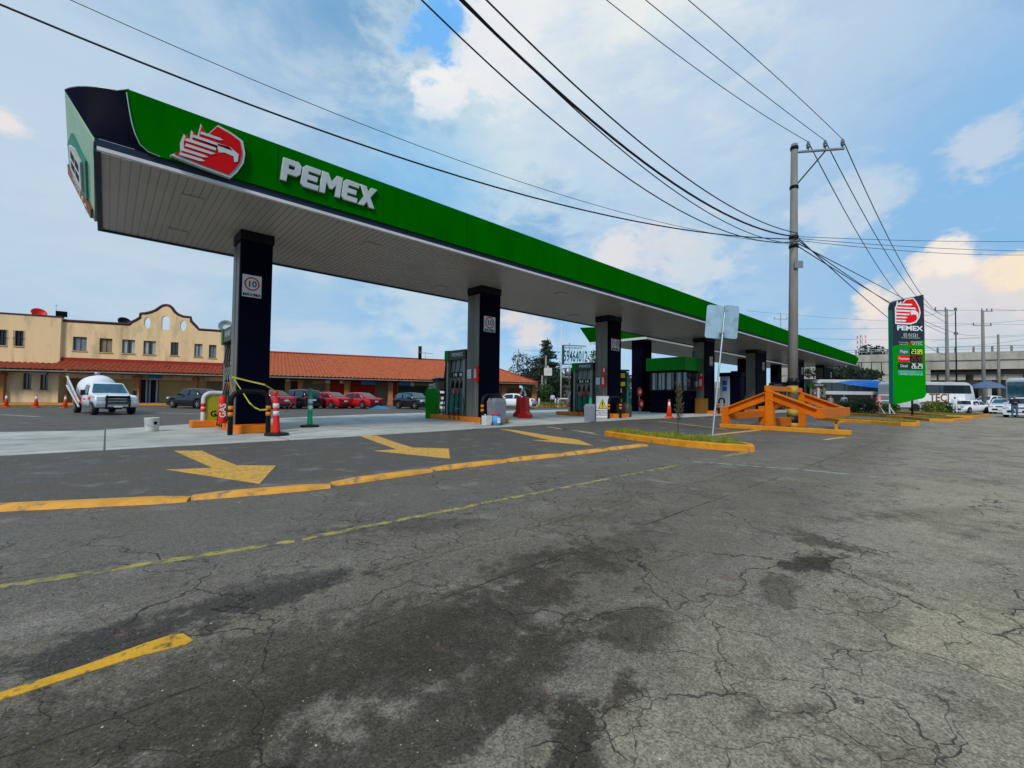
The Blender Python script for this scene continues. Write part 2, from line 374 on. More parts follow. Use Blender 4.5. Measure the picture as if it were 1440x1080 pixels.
    for (px, py, rx, ry, an, k, col) in [
        (200, 1010, 2.4, .30, .0, .66, (0.032, 0.029, 0.022)), (560, 1050, 1.0, .22, .1, .72, (0.029, 0.025, 0.019)), (800, 1060, .34, .10, .75, .9, (0.027, 0.025, 0.019)), (640, 900, 1.1, .22, .15, .75, (0.036, 0.032, 0.024)),
        (330, 850, .75, .20, .05, .85, (0.029, 0.028, 0.026)), (820, 790, 1.3, .24, .12, .45, (0.043, 0.037, 0.025)), (880, 700, 1.2, .2, .2, .15, (0.046, 0.041, 0.030)), (440, 960, .8, .2, .1, .6, (0.032, 0.029, 0.022)),
        (900, 880, .30, .14, .4, .7, (0.043, 0.037, 0.026)), (880, 970, .16, .07, .5, .85, (0.036, 0.030, 0.021)), (740, 960, .4, .12, .2, .6, (0.032, 0.029, 0.021)),
        (1150, 790, .34, .12, -.3, .9, (0.025, 0.020, 0.014)), (1170, 765, .16, .30, -.2, .7, (0.031, 0.026, 0.019)), (1300, 722, .9, .16, -.5, .6, (0.053, 0.047, 0.037)), (1090, 830, .3, .1, .2, .6, (0.043, 0.038, 0.031)),
        (1130, 1000, .16, .03, -.5, .6, (0.046, 0.032, 0.025)), (1060, 1010, .10, .05, .2, .5, (0.037, 0.031, 0.026)), (570, 740, .18, .7, 1.1, .5, (0.038, 0.036, 0.031))]:
        c = mix(mt('MULTIPLY', patch(px, py, rx, ry, an), k), c, col)
    for (px, py, rx, ry, an, k, col) in [(700, 1060, .14, .05, .3, .6, (.19, .18, .16)), (1010, 900, .4, .16, .2, .35, (.21, .20, .17)), (480, 790, .8, .1, 0, .3, (.14, .135, .125)),
            (40, 880, .35, .12, 0, .5, (.16, .155, .145)), (900, 1030, .2, .08, .3, .55, (.22, .21, .18)), (1380, 900, .5, .3, 0, .5, (.30, .28, .23)), (1360, 700, 2, .5, 0, .4, (.27, .25, .20))]:
        c = mix(mt('MULTIPLY', patch(px, py, rx, ry, an), k), c, col)
    # faint rusty tint here and there
    c = mix(mr(noise(1.4, 6, .65, 0, vadd(P, tc.outputs['Object'], 1.0)), .60, .70, 0, .4), c, (.125, .088, .072))
    # wheel worn lines along the lane, construction joint
    def jline(y0, wdt):
        q = mt('ABSOLUTE', mt('SUBTRACT', mt('ADD', sp.outputs[1], mt('MULTIPLY', mid2, .06)), y0)); return mr(q, wdt*.4, wdt, 1, 0)
    j = mt('MAXIMUM', jline(2.13, .010), jline(2.72, .006)); j = mt('MULTIPLY', j, mr(mid, .40, .55))
    # cracks: irregular cells, broken up where the slab is sound
    def cracks(sc, wd, lo, hi, msk, rnd=1):
        v = N.new('ShaderNodeTexVoronoi'); v.feature = 'DISTANCE_TO_EDGE'; v.inputs['Scale'].default_value = sc; v.inputs['Randomness'].default_value = rnd; L.new(wv, v.inputs['Vector'])
        wn = mt('MULTIPLY', mr(mid2, .3, .7, .45, 1.7), wd)
        return mt('MULTIPLY', mr(v.outputs['Distance'], mt('MULTIPLY', wn, .25), wn, 1, 0), mr(msk, lo, hi))
    mk1 = noise(.45, 3, .5, .3); mk2 = noise(.8, 4, .6, .2)
    notnew = mr(sp.outputs[1], 5.95, 5.8)
    ck = mt('MAXIMUM', cracks(1.0, .0065, .44, .54, mk1), cracks(2.6, .010, .50, .58, mk2))
    ck = mt('MAXIMUM', ck, cracks(8, .024, .60, .66, mk2))
    # crazed zone beside the dashed line and the broken strip up the right
    z1 = patch(820, 700, 3.6, .9, 0, .4); z2 = patch(1180, 800, 2.2, .35, .3, .4); z3 = patch(1010, 960, .8, .28, .3, .4)
    zz = mt('MAXIMUM', z1, mt('MAXIMUM', z2, z3))
    ck = mt('MAXIMUM', ck, mt('MULTIPLY', cracks(3.4, .013, .0, .1, mk1), mt('MULTIPLY', zz, .9)))
    ck = mt('MULTIPLY', mt('MAXIMUM', ck, j), notnew)
    c = mix(mt('MULTIPLY', ck, .80), c, (.016, .015, .014))
    # stones in the binder
    vg = N.new('ShaderNodeTexVoronoi'); vg.inputs['Scale'].default_value = 130; L.new(P, vg.inputs['Vector'])
    vr = N.new('ShaderNodeSeparateColor'); L.new(vg.outputs['Color'], vr.inputs[0])
    vs_ = N.new('ShaderNodeVectorMath'); vs_.operation = 'SCALE'; L.new(c, vs_.inputs[0])
    L.new(mt('MULTIPLY', mr(vr.outputs[0], 0, 1, .62, 1.42, False), mt('MULTIPLY', mr(fin, .3, .7, .8, 1.2, False), mr(grit, .3, .7, .82, 1.18, False))), vs_.inputs['Scale'])
    c = vs_.outputs[0]
    c = mix(mt('MULTIPLY', mr(vr.outputs[1], .992, .995), .2), c, (.36, .35, .33))
    fs = N.new('ShaderNodeVectorMath'); fs.operation = 'MULTIPLY'; L.new(c, fs.inputs[0]); fs.inputs[1].default_value = (1.54, 1.37, 1.23); c = fs.outputs[0]
    c = mix(mr(mt('ADD', sp.outputs[1], mt('MULTIPLY', mid, 1.2)), 4.4, 2.6), c, mix(1.0, c, (.96, .94, .85), 'MULTIPLY'))
    L.new(c, p.inputs['Base Color'])
    L.new(mr(mid, .3, .7, .62, .82), p.inputs['Roughness']); p.inputs['Specular IOR Level'].default_value = .22
    hgt = mt('SUBTRACT', mt('ADD', mt('MULTIPLY', vg.outputs['Distance'], -.25), mt('MULTIPLY', fin, .5)), mt('MULTIPLY', ck, 1.6))
    b = N.new('ShaderNodeBump'); b.inputs['Strength'].default_value = .55; b.inputs['Distance'].default_value = .008; L.new(hgt, b.inputs['Height']); L.new(b.outputs[0], p.inputs['Normal'])
    return m
asph = asphalt()
def worn(name, col, lo, hi, under=(.075, .078, .082), sc=9):
    m = pm(name, col, .65, var=.12, scale=5, dirt=under, dscale=sc, dlo=lo, dhi=hi, bump=.3, bscale=60); return m
markyel = worn('worn_yellow_marking', (.74, .39, .06), .52, .66, sc=16)
marklin = worn('worn_yellow_line', (.42, .34, .07), .42, .60, (.10, .10, .10))
markbr = worn('bright_yellow_marking', (.72, .36, .02), .52, .66, (.06, .055, .04), 14)
markwh = worn('worn_white_line', (.35, .35, .36), .46, .58, (.12, .12, .12), 5)
def concrete():
    m = pm('apron_concrete', (.56, .55, .49), .85, spec=.12, var=.16, scale=.8, dirt=(.34, .33, .29), dscale=.9, dlo=.48, dhi=.72, bump=.3, bscale=30)
    nt = m.node_tree; N = nt.nodes; L = nt.links; p = N['Principled BSDF']; src = p.inputs['Base Color'].links[0].from_socket
    tc = N.new('ShaderNodeTexCoord'); b = N.new('ShaderNodeTexBrick'); L.new(tc.outputs['Object'], b.inputs['Vector']); b.inputs['Scale'].default_value = 1; b.offset = 0
    b.inputs['Brick Width'].default_value = 3.3; b.inputs['Row Height'].default_value = 3.0; b.inputs['Mortar Size'].default_value = .018
    b.inputs['Color1'].default_value = (1, 1, 1, 1); b.inputs['Color2'].default_value = (.86, .86, .87, 1); b.inputs['Mortar'].default_value = (.25, .25, .25, 1)
    k = N.new('ShaderNodeMix'); k.data_type = 'RGBA'; k.blend_type = 'MULTIPLY'; k.inputs[0].default_value = 1; L.new(src, k.inputs[6]); L.new(b.outputs[0], k.inputs[7]); L.new(k.outputs[2], p.inputs['Base Color'])
    return m
conc = concrete()
# ------------------------------------------------------------------ ground
gr = MB(); gr.add([(-300, -300, 0), (900, -300, 0), (900, 900, 0), (-300, 900, 0)], [(0, 1, 2, 3)])
struct(gr.build('ground', asph))
ap = MB(); poly = [(-45, 11.55), (4.5, 11.6), (12, 12.2), (20, 12.6), (26, 12.4), (90, 12.4), (90, 27), (40, 26), (16.4, 24.8), (11, 23.8), (5.9, 22.0), (-.2, 17.4), (-2.1, 17.9), (-45, 19.5)]
ap.up(poly, .0, .012); struct(ap.build('pump_apron', conc))
def sheet(name, pts, mat, z=.004):
    b = MB(); b.up(pts, 0.0005, z); return struct(b.build(name, mat))
def pxp(*pts): return [tuple(G(a, b)[:2]) for a, b in pts]
sheet('lane_arrow', pxp((245, 634), (284, 634), (306, 644), (333, 654.5), (388, 655), (365, 680.5), (234, 660.5), (299, 658)), markyel)
sheet('lane_arrow', pxp((502, 612), (530, 613), (556, 622), (580, 629.5), (631.5, 631), (632.5, 645), (525, 634), (558, 632)), markyel)
sheet('lane_arrow', pxp((702, 603), (726, 605), (770, 612.5), (803, 617), (815, 619), (834, 627), (748, 619), (775, 619.5)), markyel)
def stripe(name, p0, p1, wd, mat, z=.004, n=1):
    a = G(*p0); b = G(*p1); d = (b-a).normalized(); q = Vector((-d.y, d.x, 0))*wd/2
    return sheet(name, [tuple(v[:2]) for v in (a-q, b-q, b+q, a+q)], mat, z)
stripe('lane_line', (-60, 835), (414, 761), .075, marklin); stripe('lane_line', (425, 758.5), (860, 672.5), .075, marklin)
stripe('lane_line', (860, 672.5), (955, 654), .07, marklin); stripe('lane_line', (1020, 642), (1062, 634), .16, marklin)
stripe('lane_line', (975, 649), (1090, 658), .07, markwh); stripe('lane_line', (1090, 657), (1235, 671), .07, markwh)
sheet('kerb_marking', pxp((-40, 988), (120, 936), (205, 905), (243, 893), (258, 892), (272, 901), (262, 907), (200, 922), (110, 950), (-40, 999)), markbr)
stripe('parking_line', (770, 600.5), (835, 609), .14, markyel); stripe('parking_line', (925, 592), (1022, 604), .14, markyel); stripe('parking_line', (845, 612), (790, 603), .14, markwh)
stripe('parking_line', (995, 612.5), (1070, 604.5), .22, markyel); stripe('parking_line', (985, 588.5), (1040, 594), .14, markwh); stripe('parking_line', (1160, 618.5), (1188, 614.5), .14, markyel)
stripe('parking_line', (1110, 596), (1150, 598), .12, markwh); stripe('parking_line', (1250, 600), (1330, 606), .15, markwh); stripe('parking_line', (195, 580), (320, 583), .3, markwh); stripe('parking_line', (490, 584), (530, 588), .35, markwh)
stripe('parking_line', (0, 583), (55, 586), .3, markwh)
blockm = pm('block_paint', (.74, .33, .045), .65, var=.15, scale=4, bump=.4, dirt=(.30, .19, .10), dscale=5, dlo=.55, dhi=.68)
# yellow separator blocks
segs = [(-60, 714.5, 267, 699.5), (270, 697.5, 464, 681.5), (468, 678.5, 604, 660), (608, 658.5, 708, 647), (711, 646.5, 789, 638.5), (792, 638, 850, 631.5), (853, 631, 907, 625)]
sl = ['long yellow kerb block running out of the left of the photo', 'yellow kerb block below the nearest painted arrow', 'yellow kerb block left of the middle painted arrow tip', 'yellow kerb block right below the middle painted arrow',
      'short yellow kerb block before the farthest painted arrow', 'short yellow kerb block just right of the farthest arrow tip', 'last yellow kerb block with bright painted end by the grassy island']
for (a, b, c, d), l in zip(segs, sl):
    p0 = G(a, b, .03); p1 = G(c, d, .03); L_ = (p1-p0).length; an = math.atan2(p1.y-p0.y, p1.x-p0.x)
    m_ = MB(); n_ = max(3, int(L_/.25)); rings = []
    for i in range(n_+1):
        x = L_*i/n_; jg = random.uniform(-.008, .008); e = .03 if i in (0, n_) else 0
        rings.append([(x, -.12+e+jg, 0), (x, -.105+e+jg, .034-e*.5), (x, -.05, .050-e*.6), (x, .05, .050-e*.6), (x, .105-e+jg, .034-e*.5), (x, .12-e+jg, 0)])
    m_.loft(rings, 0, False); o = m_.build('kerb_block', blockm, None, (p0.x, p0.y, 0.001)); o.rotation_euler.z = an
    tag(o, l, 'kerb', 'yellow separator kerb blocks')
# little debris
db = MB()
for i in range(420):
    px = random.uniform(0, 1440); py = 1080-abs(random.gauss(0, 170)) if i % 2 else random.uniform(640, 1080)
    if py < 640 or py > 1085: continue
    g = G(px, py)
    s_ = random.uniform(.0015, .0055)
    t = random.uniform(0, 3)
    vs = [(g.x+s_*math.cos(t+k)*random.uniform(.7, 1.3), g.y+s_*math.sin(t+k)*random.uniform(.7, 1.3), .001) for k in (0, 1.5, 3.1, 4.6)]+[(g.x, g.y, s_*.9)]
    db.add(vs, [(0, 1, 4), (1, 2, 4), (2, 3, 4), (3, 0, 4)], 0 if i % 9 else 1)
dbo = db.build('gravel', [pm('pebble', (.2, .19, .17), .9, var=.4, scale=40), pm('litter', (.55, .55, .5), .8)]); dbo['kind'] = 'stuff'
# ------------------------------------------------------------------ foliage
def leafcloud(b, centre, rad, n, size, mi=0, fn=None, flat=1.0):
    for _ in range(n):
        while True:
            q = Vector((random.uniform(-1, 1), random.uniform(-1, 1), random.uniform(-1, 1)))
            if q.length <= 1 and random.random() < q.length**1.5+.1: break
        p = Vector(centre)+Vector((q.x*rad[0], q.y*rad[1], q.z*rad[2]))
        a = Vector((random.gauss(0, 1), random.gauss(0, 1), random.gauss(0, 1)*flat)).normalized(); c_ = a.orthogonal().normalized(); c_.rotate(Matrix.Rotation(random.uniform(0, 6), 3, a))
        d = a.cross(c_); s_ = size*random.uniform(.5, 1.4)
        b.add([p-c_*s_, p+d*s_*.5, p+c_*s_, p-d*s_*.5], [(0, 1, 2, 3)], mi)
def bush(loc, size, label, mats, n=900, leaf=.07, group='clipped bushes by the far kerbs', name='bush'):
    t = empty(name, label, 'bush', loc, 0, group); sx, sy, sz = size; b = MB(); core = MB()
    k = max(3, int(sx/.6))
    for i in range(k):
        for j in range(2):
            leafcloud(b, ((i+.5)/k*sx-sx/2+random.uniform(-.1, .1), random.uniform(-.2, .2)*sy, sz*(.32+.36*j)), (sx/k*.8, sy*.5, sz*.34), n//(2*k), leaf)
    b.build('foliage', mats, t)
    for i in range(k): core.tube([((i+.5)/k*sx-sx/2, 0, 0), ((i+.5)/k*sx-sx/2+.05, .03, sz*.6)], [.03, .012], 5)
    core.build('stem', bark, t); return t
def tree(loc, h, r_, label, mat, n=2600, leaf=.25, trunk=.3, name='tree', grp=None, clumps=12):
    t = empty(name, label, 'tree', loc, 0, grp); tb = MB(); b = MB()
    tb.tube([(0, 0, 0), (.1, .05, h*.35), (-.1, 0, h*.6), (.1, 0, h*.85)], [trunk, trunk*.7, trunk*.4, trunk*.1], 7)
    for i in range(clumps):
        a = random.uniform(0, 6.28); rr = r_*random.uniform(.1, .75); z = h*random.uniform(.38, .92); rr *= math.sin(math.pi*min(1, max(.1, (1-z/h)*1.4+.15)))**.5
        c_ = (rr*math.cos(a), rr*math.sin(a), z); tb.tube([(0, 0, h*.3+z*.25), (c_[0]*.6, c_[1]*.6, z*.9), c_], [trunk*.35, trunk*.2, trunk*.06], 5)
        leafcloud(b, c_, (r_*.42, r_*.42, h*.13), n//clumps, leaf)
    b.build('crown', mat, t); tb.build('trunk', bark, t); return t
# ------------------------------------------------------------------ logo
def logo(parent, mt_out, mt_in, fr, name='emblem', flat=False, sc=1.0, d1=.09, d2=.02):
    """fr maps the emblem's unit square to the (x, z) of its face"""
    out = [(0, 0), (.13, .13), (.12, .33), (.155, .50), (.24, .40), (.25, .63), (.33, .52), (.37, .83), (.45, .63), (.60, .93), (.80, .87), (.96, .78), (1.0, .52), (.98, .30), (.90, .08), (.80, -.10), (.40, -.06)]
    if flat: out = [(0, 0), (0, .60), (.05, .68), (.09, .86), (.16, .74), (.23, .84), (.30, .79), (.42, .93), (.72, 1.0), (.86, .84), (.97, .62), (1, .45), (.95, .25), (.82, .08), (.6, 0)]
    cx = sum(p[0] for p in out)/len(out); cz = sum(p[1] for p in out)/len(out)
    e = empty_part(name, parent)
    shape([[fr(*p) for p in out]], mt_out, e, 'emblem_rim', d1)
    k = .90
    inn = [(cx+(p[0]-cx)*k, cz+(p[1]-cz)*k) for p in out]
    Md = Matrix.Translation((0, -(d1+d2*.2), 0))
    shape([[fr(*p) for p in inn]], mt_in, e, 'emblem_field', d2, mtx=Md)
    Ms = Matrix.Translation((0, -(d1+d2*1.3), 0))
    x0 = (.03, .03, .03, .03, .05, .09) if flat else (.10, .12, .17, .17, .26, .36)
    bars = []
    zs = (.10, .22, .34, .46, .58, .70) if flat else (.04, .14, .25, .36, .48, .60)
    xe = (.42, .46, .56, .88, .84, .66)
    for i in range(6):
        z = zs[i]; h = .055 if i != 3 else .07; bars.append([(x0[i], z), (xe[i]-.05, z), (xe[i]+.02, z+h*.55), (xe[i]-.03, z+h), (x0[i]+.02, z+h)])
    bars.append([(.60, .52), (.78, .53), (.90, .44), (.89, .28), (.84, .24), (.83, .36), (.70, .38), (.62, .34), (.60, .44)])
    # keep beak and bars apart
    bars[3] = [(x0[3], zs[3]), (.58, zs[3]), (.58, zs[3]+.06), (x0[3]+.02, zs[3]+.06)]; bars[4] = [(x0[4], zs[4]), (.82, zs[4]-.01), (.76, zs[4]+.05), (x0[4]+.02, zs[4]+.055)]
    bars[2] = [(x0[2], zs[2]), (.52, zs[2]), (.58, zs[2]+.05), (x0[2]+.02, zs[2]+.06)]
    shape([[fr(*p) for p in q] for q in bars], mt_out, e, 'emblem_stripes', d2*.6, mtx=Ms)
    return e
def empty_part(name, parent):
    o = bpy.data.objects.new(name, None); COL.objects.link(o); o.parent = parent; return o
GL = {'P': [[(0,0),(0,1),(.82,1),(1,.86),(1,.50),(.82,.34),(.30,.34),(.30,0)], [(.30,.56),(.66,.56),(.70,.60),(.70,.74),(.66,.78),(.30,.78)]],
      'E': [[(.16,0),(0,.14),(0,.86),(.16,1),(1,1),(1,.78),(.30,.78),(.30,.61),(.88,.61),(.88,.39),(.30,.39),(.30,.22),(1,.22),(1,0)]],
      'M': [[(0,0),(0,1),(.27,1),(.5,.62),(.73,1),(1,1),(1,0),(.76,0),(.76,.62),(.57,.30),(.43,.30),(.24,.62),(.24,0)]],
      'X': [[(0,0),(.34,.5),(0,1),(.33,1),(.5,.72),(.67,1),(1,1),(.66,.5),(1,0),(.67,0),(.5,.28),(.33,0)]]}
def pemex(parent, mat, x0, z0, wd, ht, ext, bev, mtx=None, slant=.0, name='lettering'):
    adv = {'P': 1, 'E': 1, 'M': 1.25, 'X': 1.1}; tot = sum(adv[c] for c in 'PEMEX')+.12*4; u = wd/tot; x = x0; sp = []
    for ch in 'PEMEX':
        for q in GL[ch]: sp.append([(x+(a*adv[ch])*u+slant*b*ht, z0+b*ht) for a, b in q])
        x += (adv[ch]+.12)*u
    return shape(sp, mat, parent, name, ext, bev, mtx)
# ------------------------------------------------------------------ main canopy
ZS = 5.9; YN, YF = 11.76, 17.65; XL, XR = -.28, 74.0; ZT = 7.25
can = empty('petrol_canopy', 'long green filling station canopy with white soffit standing on dark columns', 'canopy')
# soffit: boards running across, with a groove between them
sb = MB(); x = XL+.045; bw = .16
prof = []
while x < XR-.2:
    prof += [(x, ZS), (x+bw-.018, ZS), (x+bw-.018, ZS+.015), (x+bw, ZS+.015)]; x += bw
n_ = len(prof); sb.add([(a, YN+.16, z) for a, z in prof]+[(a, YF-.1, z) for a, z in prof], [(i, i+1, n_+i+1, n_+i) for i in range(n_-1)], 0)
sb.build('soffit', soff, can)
bd = MB(); bd.b2((XL+.6, YN+.45, ZS+.05), (XR-.05, YF-.15, 6.9)); bd.build('roof_frame', navytrim, can)
le = MB(); le.b2((XL, YN-.02, ZS-.03), (XR+.1, YN+.08, ZS+.04)); le.build('edge_strip', litestrip, can)
le = MB(); le.b2((XL-.04, YN-.01, ZS+.045), (XR+.1, YN+.05, 6.09), 0); le.b2((XL-.05, YN+.07, ZS-.05), (XL+.06, YF, ZS+.2), 0); le.b2((XL-.05, YF-.10, ZS-.05), (XR, YF, ZS+.2), 0)
le.build('gutter_band', navytrim, can)
# green face, its left end swooping
fg = MB(); y = YN-.06
sw = [(.55+XL, ZT-.02), (.70+XL, 6.75), (.86+XL, 6.42), (1.15+XL, 6.2), (1.7+XL, 6.1)]
def FX(px, py): v = YP(px, py, YN-.06); return (v.x, v.z)
swp = [FX(178, 131), FX(181, 150), FX(185, 172), FX(190, 189), FX(197, 204), FX(208, 214), FX(225, 221)]
face = [(XR+.1, 6.09), (XR+2.0, 6.95), (XR-.4, ZT), ] + [(swp[0][0], ZT)] + swp[1:] + [(swp[-1][0]+.3, 6.09)]
fg.prism(face, lambda a, b: (a, YN-.07, b), lambda a, b: (a, YN+.35, b)); fg.build('green_fascia', green, can)
for px in (388, 537, 655, 795, 915):
    jb = MB(); xx = YP(px, 300, YN).x; jb.b2((xx-.007, YN-.0725, 6.1), (xx+.007, YN-.06, ZT)); jb.build('panel_joint', black, can)
# navy corner: from the swoosh round to the end panel
ce = MB()
top = [tuple(G(px, py, ZT)[:2]) for px, py in ((91, 127.5), (94, 125.5), (100, 123.6), (110, 122.3), (120, 122.2), (135, 123.2), (150, 125.2), (165, 128))]
top = [(a, b) for a, b in top]+[(swp[0][0]+.03, YN-.06)]
bot = [(XL-.05, YN-.02+.0), (XL-.03, YN-.02), (XL, YN-.02), (XL+.08, YN-.02), (XL+.2, YN-.02), (XL+.35, YN-.02), (XL+.55, YN-.02), (XL+.9, YN-.02), (swp[-1][0]+.4, YN-.02)]
rings = []
for (a, b), (c_, d) in zip(top, bot): rings.append([(a+(c_-a)*t, b+(d-b)*t, ZT+(6.09-ZT)*t) for t in (0, .25, .5, .75, 1)])
ce.loft(rings, 0, True, closed=False); ce.build('navy_corner', navy, can)
tr = MB(); tr.tube([(a, b, ZT+.01) for a, b in top], .012, 6); tr.tube([(a, YN-.085, b) for a, b in swp], .012, 6); tr.build('corner_trim', steel, can)
# end panel, leaning out
A0 = Vector(top[0]+(ZT,)); ep = MB()
P0 = Vector((XL-.05, YN-.0, 6.02)); P1 = Vector((XL-.12, YF, 6.1)); P2 = YP(97, 238, YF); P2.z = min(P2.z, ZT+.15); P3 = A0
nn = (P1-P0).cross(P3-P0).normalized()
if nn.x > 0: nn = -nn
palegr = pm('pale_green_panel', (.34, .50, .33), .5, var=.08)
def epz(a, b): return P0*(1-a)*(1-b)+P1*a*(1-b)+P2*a*b+P3*(1-a)*b     # a along, b up
ep.add([P0, P1, P2, P3, P0-nn*.1, P1-nn*.1, P2-nn*.1, P3-nn*.1], [(0, 1, 2, 3), (4, 7, 6, 5), (0, 4, 5, 1), (1, 5, 6, 2), (2, 6, 7, 3), (3, 7, 4, 0)]); ep.build('end_panel', palegr, can)
def onend(name, a0, a1, b0, b1, t0, t1, mat, poly=None):
    b = MB(); q = poly or [(a0, b0), (a1, b0), (a1, b1), (a0, b1)]
    b.prism(q, lambda a, c_: epz(a, c_)+nn*t0, lambda a, c_: epz(a, c_)+nn*t1); return b.build(name, mat, can)
tealp = pm('teal_sign', (.02, .22, .15), .5)
onend('end_sign', 0, 0, 0, 0, .0, .05, tealp, [(.30, .22), (.80, .22), (.94, .5), (.84, .80), (.52, .90), (.28, .72)])
es = onend('end_sign', 0, 0, 0, 0, .05, .09, offw, [(.38, .34), (.78, .34), (.82, .56), (.74, .76), (.44, .76), (.36, .56)])
for a, b in ((.46, .46), (.60, .46), (.46, .62), (.60, .62)): onend('sign_slot', a, a+.09, b-.05, b+.07, .092, .096, darkin)
brn = pm('brown_sign', (.30, .09, .05), .5)
onend('end_name_board', .83, .99, .06, .93, .01, .06, brn)
exy = (P1-P0).normalized(); ezz = (P3-P0-exy*(P3-P0).dot(exy)).normalized()
org = epz(.91, .5)+nn*.065; RM = Matrix((-ezz, -nn, -exy)).transposed().to_4x4()
cream = pm('cream_letters', (.62, .55, .42), .6)
text('ADITEC', .6, cream, can, org, 'end_lettering', .01, .006, .52, RM)
# logo + letters
def LF(u, v):
    x0, z0 = FX(237, 219); x1, _ = FX(341, 240); return (x0+.02+u*(x1-x0), 6.13+v*1.07)
lgc = logo(can, letterw, red, LF, 'emblem', d1=.06); lgc.location.y = YN-.13
q0 = FX(393, 255); q1 = FX(524, 292)
pl = pemex(can, letterw, q0[0], q0[1]+.03, q1[0]-q0[0], .55, .03, .012, Matrix.Translation((0, YN-.115, 0)), slant=.12)
# ceiling lamps
for i in range(16):
    for yy in (13.2, 16.2):
        if i % 2 and yy > 15: continue
        xx = 1.4+i*4.6
        lp = MB(); lp.box((xx, yy, ZS-.015), (.46, .46, .03), 0); lp.build('ceiling_lamp', [soff], can)
cols = []
colpx = [(333, 378), (675, 702), (856, 873), (992, 1005), (1064, 1078), (1121, 1131), (1159, 1172)]
signpy = {0: (341, 367, 385, 420), 1: (680.5, 696, 444, 468), 2: (859.5, 870.5, 476, 494), 3: (996, 1004, 501, 515), 4: (1070, 1077, 509, 521), 5: (1125, 1131, 516, 527), 6: (1166, 1171, 523, 532)}
YC = 14.6
for i, (a, b) in enumerate(colpx):
    xa = YP(a, 560, YC).x; xb = YP(b, 560, YC).x; cols.append((xa, xb)); D = .95
    cl = MB(); cl.b2((xa, YC, .05), (xb, YC+D, ZS+.01)); o = cl.build('column', navy, can, bevel=.01)
    cg = MB(); cg.b2((xa-.02, YC+.10, .05), (xa-.001, YC+D-.02, ZS-.35)); cg.b2((xa-.03, YC+.48, .05), (xa-.019, YC+.53, ZS-.35)); cg.b2((xb+.001, YC+.1, .05), (xb+.02, YC+D-.02, ZS-.35)); cg.build('cladding', colgrey, o)
    cp = MB(); cp.b2((xa-.03, YC-.02, ZS-.28), (xb+.03, YC+D+.02, ZS+.0)); cp.build('column_head', black, o)
    s = signpy[i]; l, r_ = YP(s[0], s[2], YC), YP(s[1], s[3], YC); wd = r_.x-l.x; z1, z0 = l.z, r_.z
    wd = min(wd, (z1-z0)*.78) if i > 2 else wd; cx = min((l.x+r_.x)/2, xb-wd/2-.05) if i > 2 else (l.x+r_.x)/2; zc = z0+(z1-z0)*.60; rr = wd*.40
    sg = MB(); sg.b2((cx-wd/2, YC-.02, z0), (cx+wd/2, YC-.002, z1)); so = sg.build('speed_sign', offw, o)
    shape([circ(cx, zc, rr), circ(cx, zc, rr*.82)], red, o, 'speed_sign_ring', .002, mtx=Matrix.Translation((0, YC-.023, 0)))
    text('10', wd*.50, black, o, (cx, YC-.023, zc-.01), 'speed_sign_number', .002, .004)
    text('MÁXIMA', wd*.24, black, o, (cx, YC-.023, z0+(z1-z0)*.10), 'speed_sign_word', .002, .003)
# ------------------------------------------------------------------ second canopy
c2 = empty('petrol_canopy', 'second green canopy behind the pumps, only its pointed corner and soffit showing', 'canopy')
x0 = 32.0; ya, yb = 18.6, 24.2; z2 = 6.0
b = MB(); b.b2((x0, ya, z2), (75, yb, z2+.3)); b.build('soffit', soff, c2)
b = MB(); b.b2((x0-.03, ya-.03, z2-.06), (x0+.08, yb+.05, z2+.12)); b.b2((x0, ya-.05, z2-.05), (75, ya+.03, z2+.1)); b.build('edge_strip', litestrip, c2)
b = MB(); ct = YP(815, 460, yb+.3); e0 = Vector((x0-.9, yb+.5, ct.z)); e1 = Vector((x0-.3, ya-.3, 7.0)); 
b.add([(x0-.02, yb+.06, z2+.12), (x0-.02, ya-.06, z2+.12), e1, e0], [(0, 1, 2, 3)]); b.add([(x0-.02, yb+.06, z2+.12), e0, (75, yb+.5, 7.2), (75, yb+.06, z2+.12)], [(0, 1, 2, 3)])
b.add([(x0-.02, ya-.06, z2+.12), (75, ya-.06, z2+.12), (75, ya-.3, 7.0), e1], [(0, 1, 2, 3)]); b.build('green_fascia', green, c2)
for xx in (YP(903, 540, 19.3).x, 44, 56, 68):
    b = MB(); b.b2((xx, 19.3, 0), (xx+1.5, 20.3, z2)); b.build('column', navy, c2)
# ------------------------------------------------------------------ pump islands, pumps, hoops
def island(cx, w_, y0, y1, label):
    b = MB(); h = .22; r_ = .22; pl_ = []
    for (ax, ay, s0) in ((cx+w_/2-r_, y0+r_, 270), (cx+w_/2-r_, y1-r_, 0), (cx-w_/2+r_, y1-r_, 90), (cx-w_/2+r_, y0+r_, 180)):
        for k in range(5): pl_.append((ax+r_*math.cos(R(s0+22.5*k))-cx, ay+r_*math.sin(R(s0+22.5*k))-y0))
    b.up(pl_, .0, h); o = b.build('pump_island', orange, None, (cx, y0, .013), bevel=.02)
    return tag(o, label, 'pump island', 'orange painted pump islands')
ordn = ['nearest', 'second nearest', 'third', 'fourth', 'fifth', 'sixth', 'seventh']
isl_l = ['orange kerbed island under the nearest column with the taped hoop', 'orange kerbed island under the column with the grey bin beside it', 'orange kerbed island behind the yellow warning triangle board',
         'orange kerbed island right of the glazed booth', 'orange kerbed island under the fifth column of the canopy, behind the orange ramp', 'orange kerbed island under the sixth column, hidden partly by the utility pole', 'orange kerbed island under the last column of the canopy']
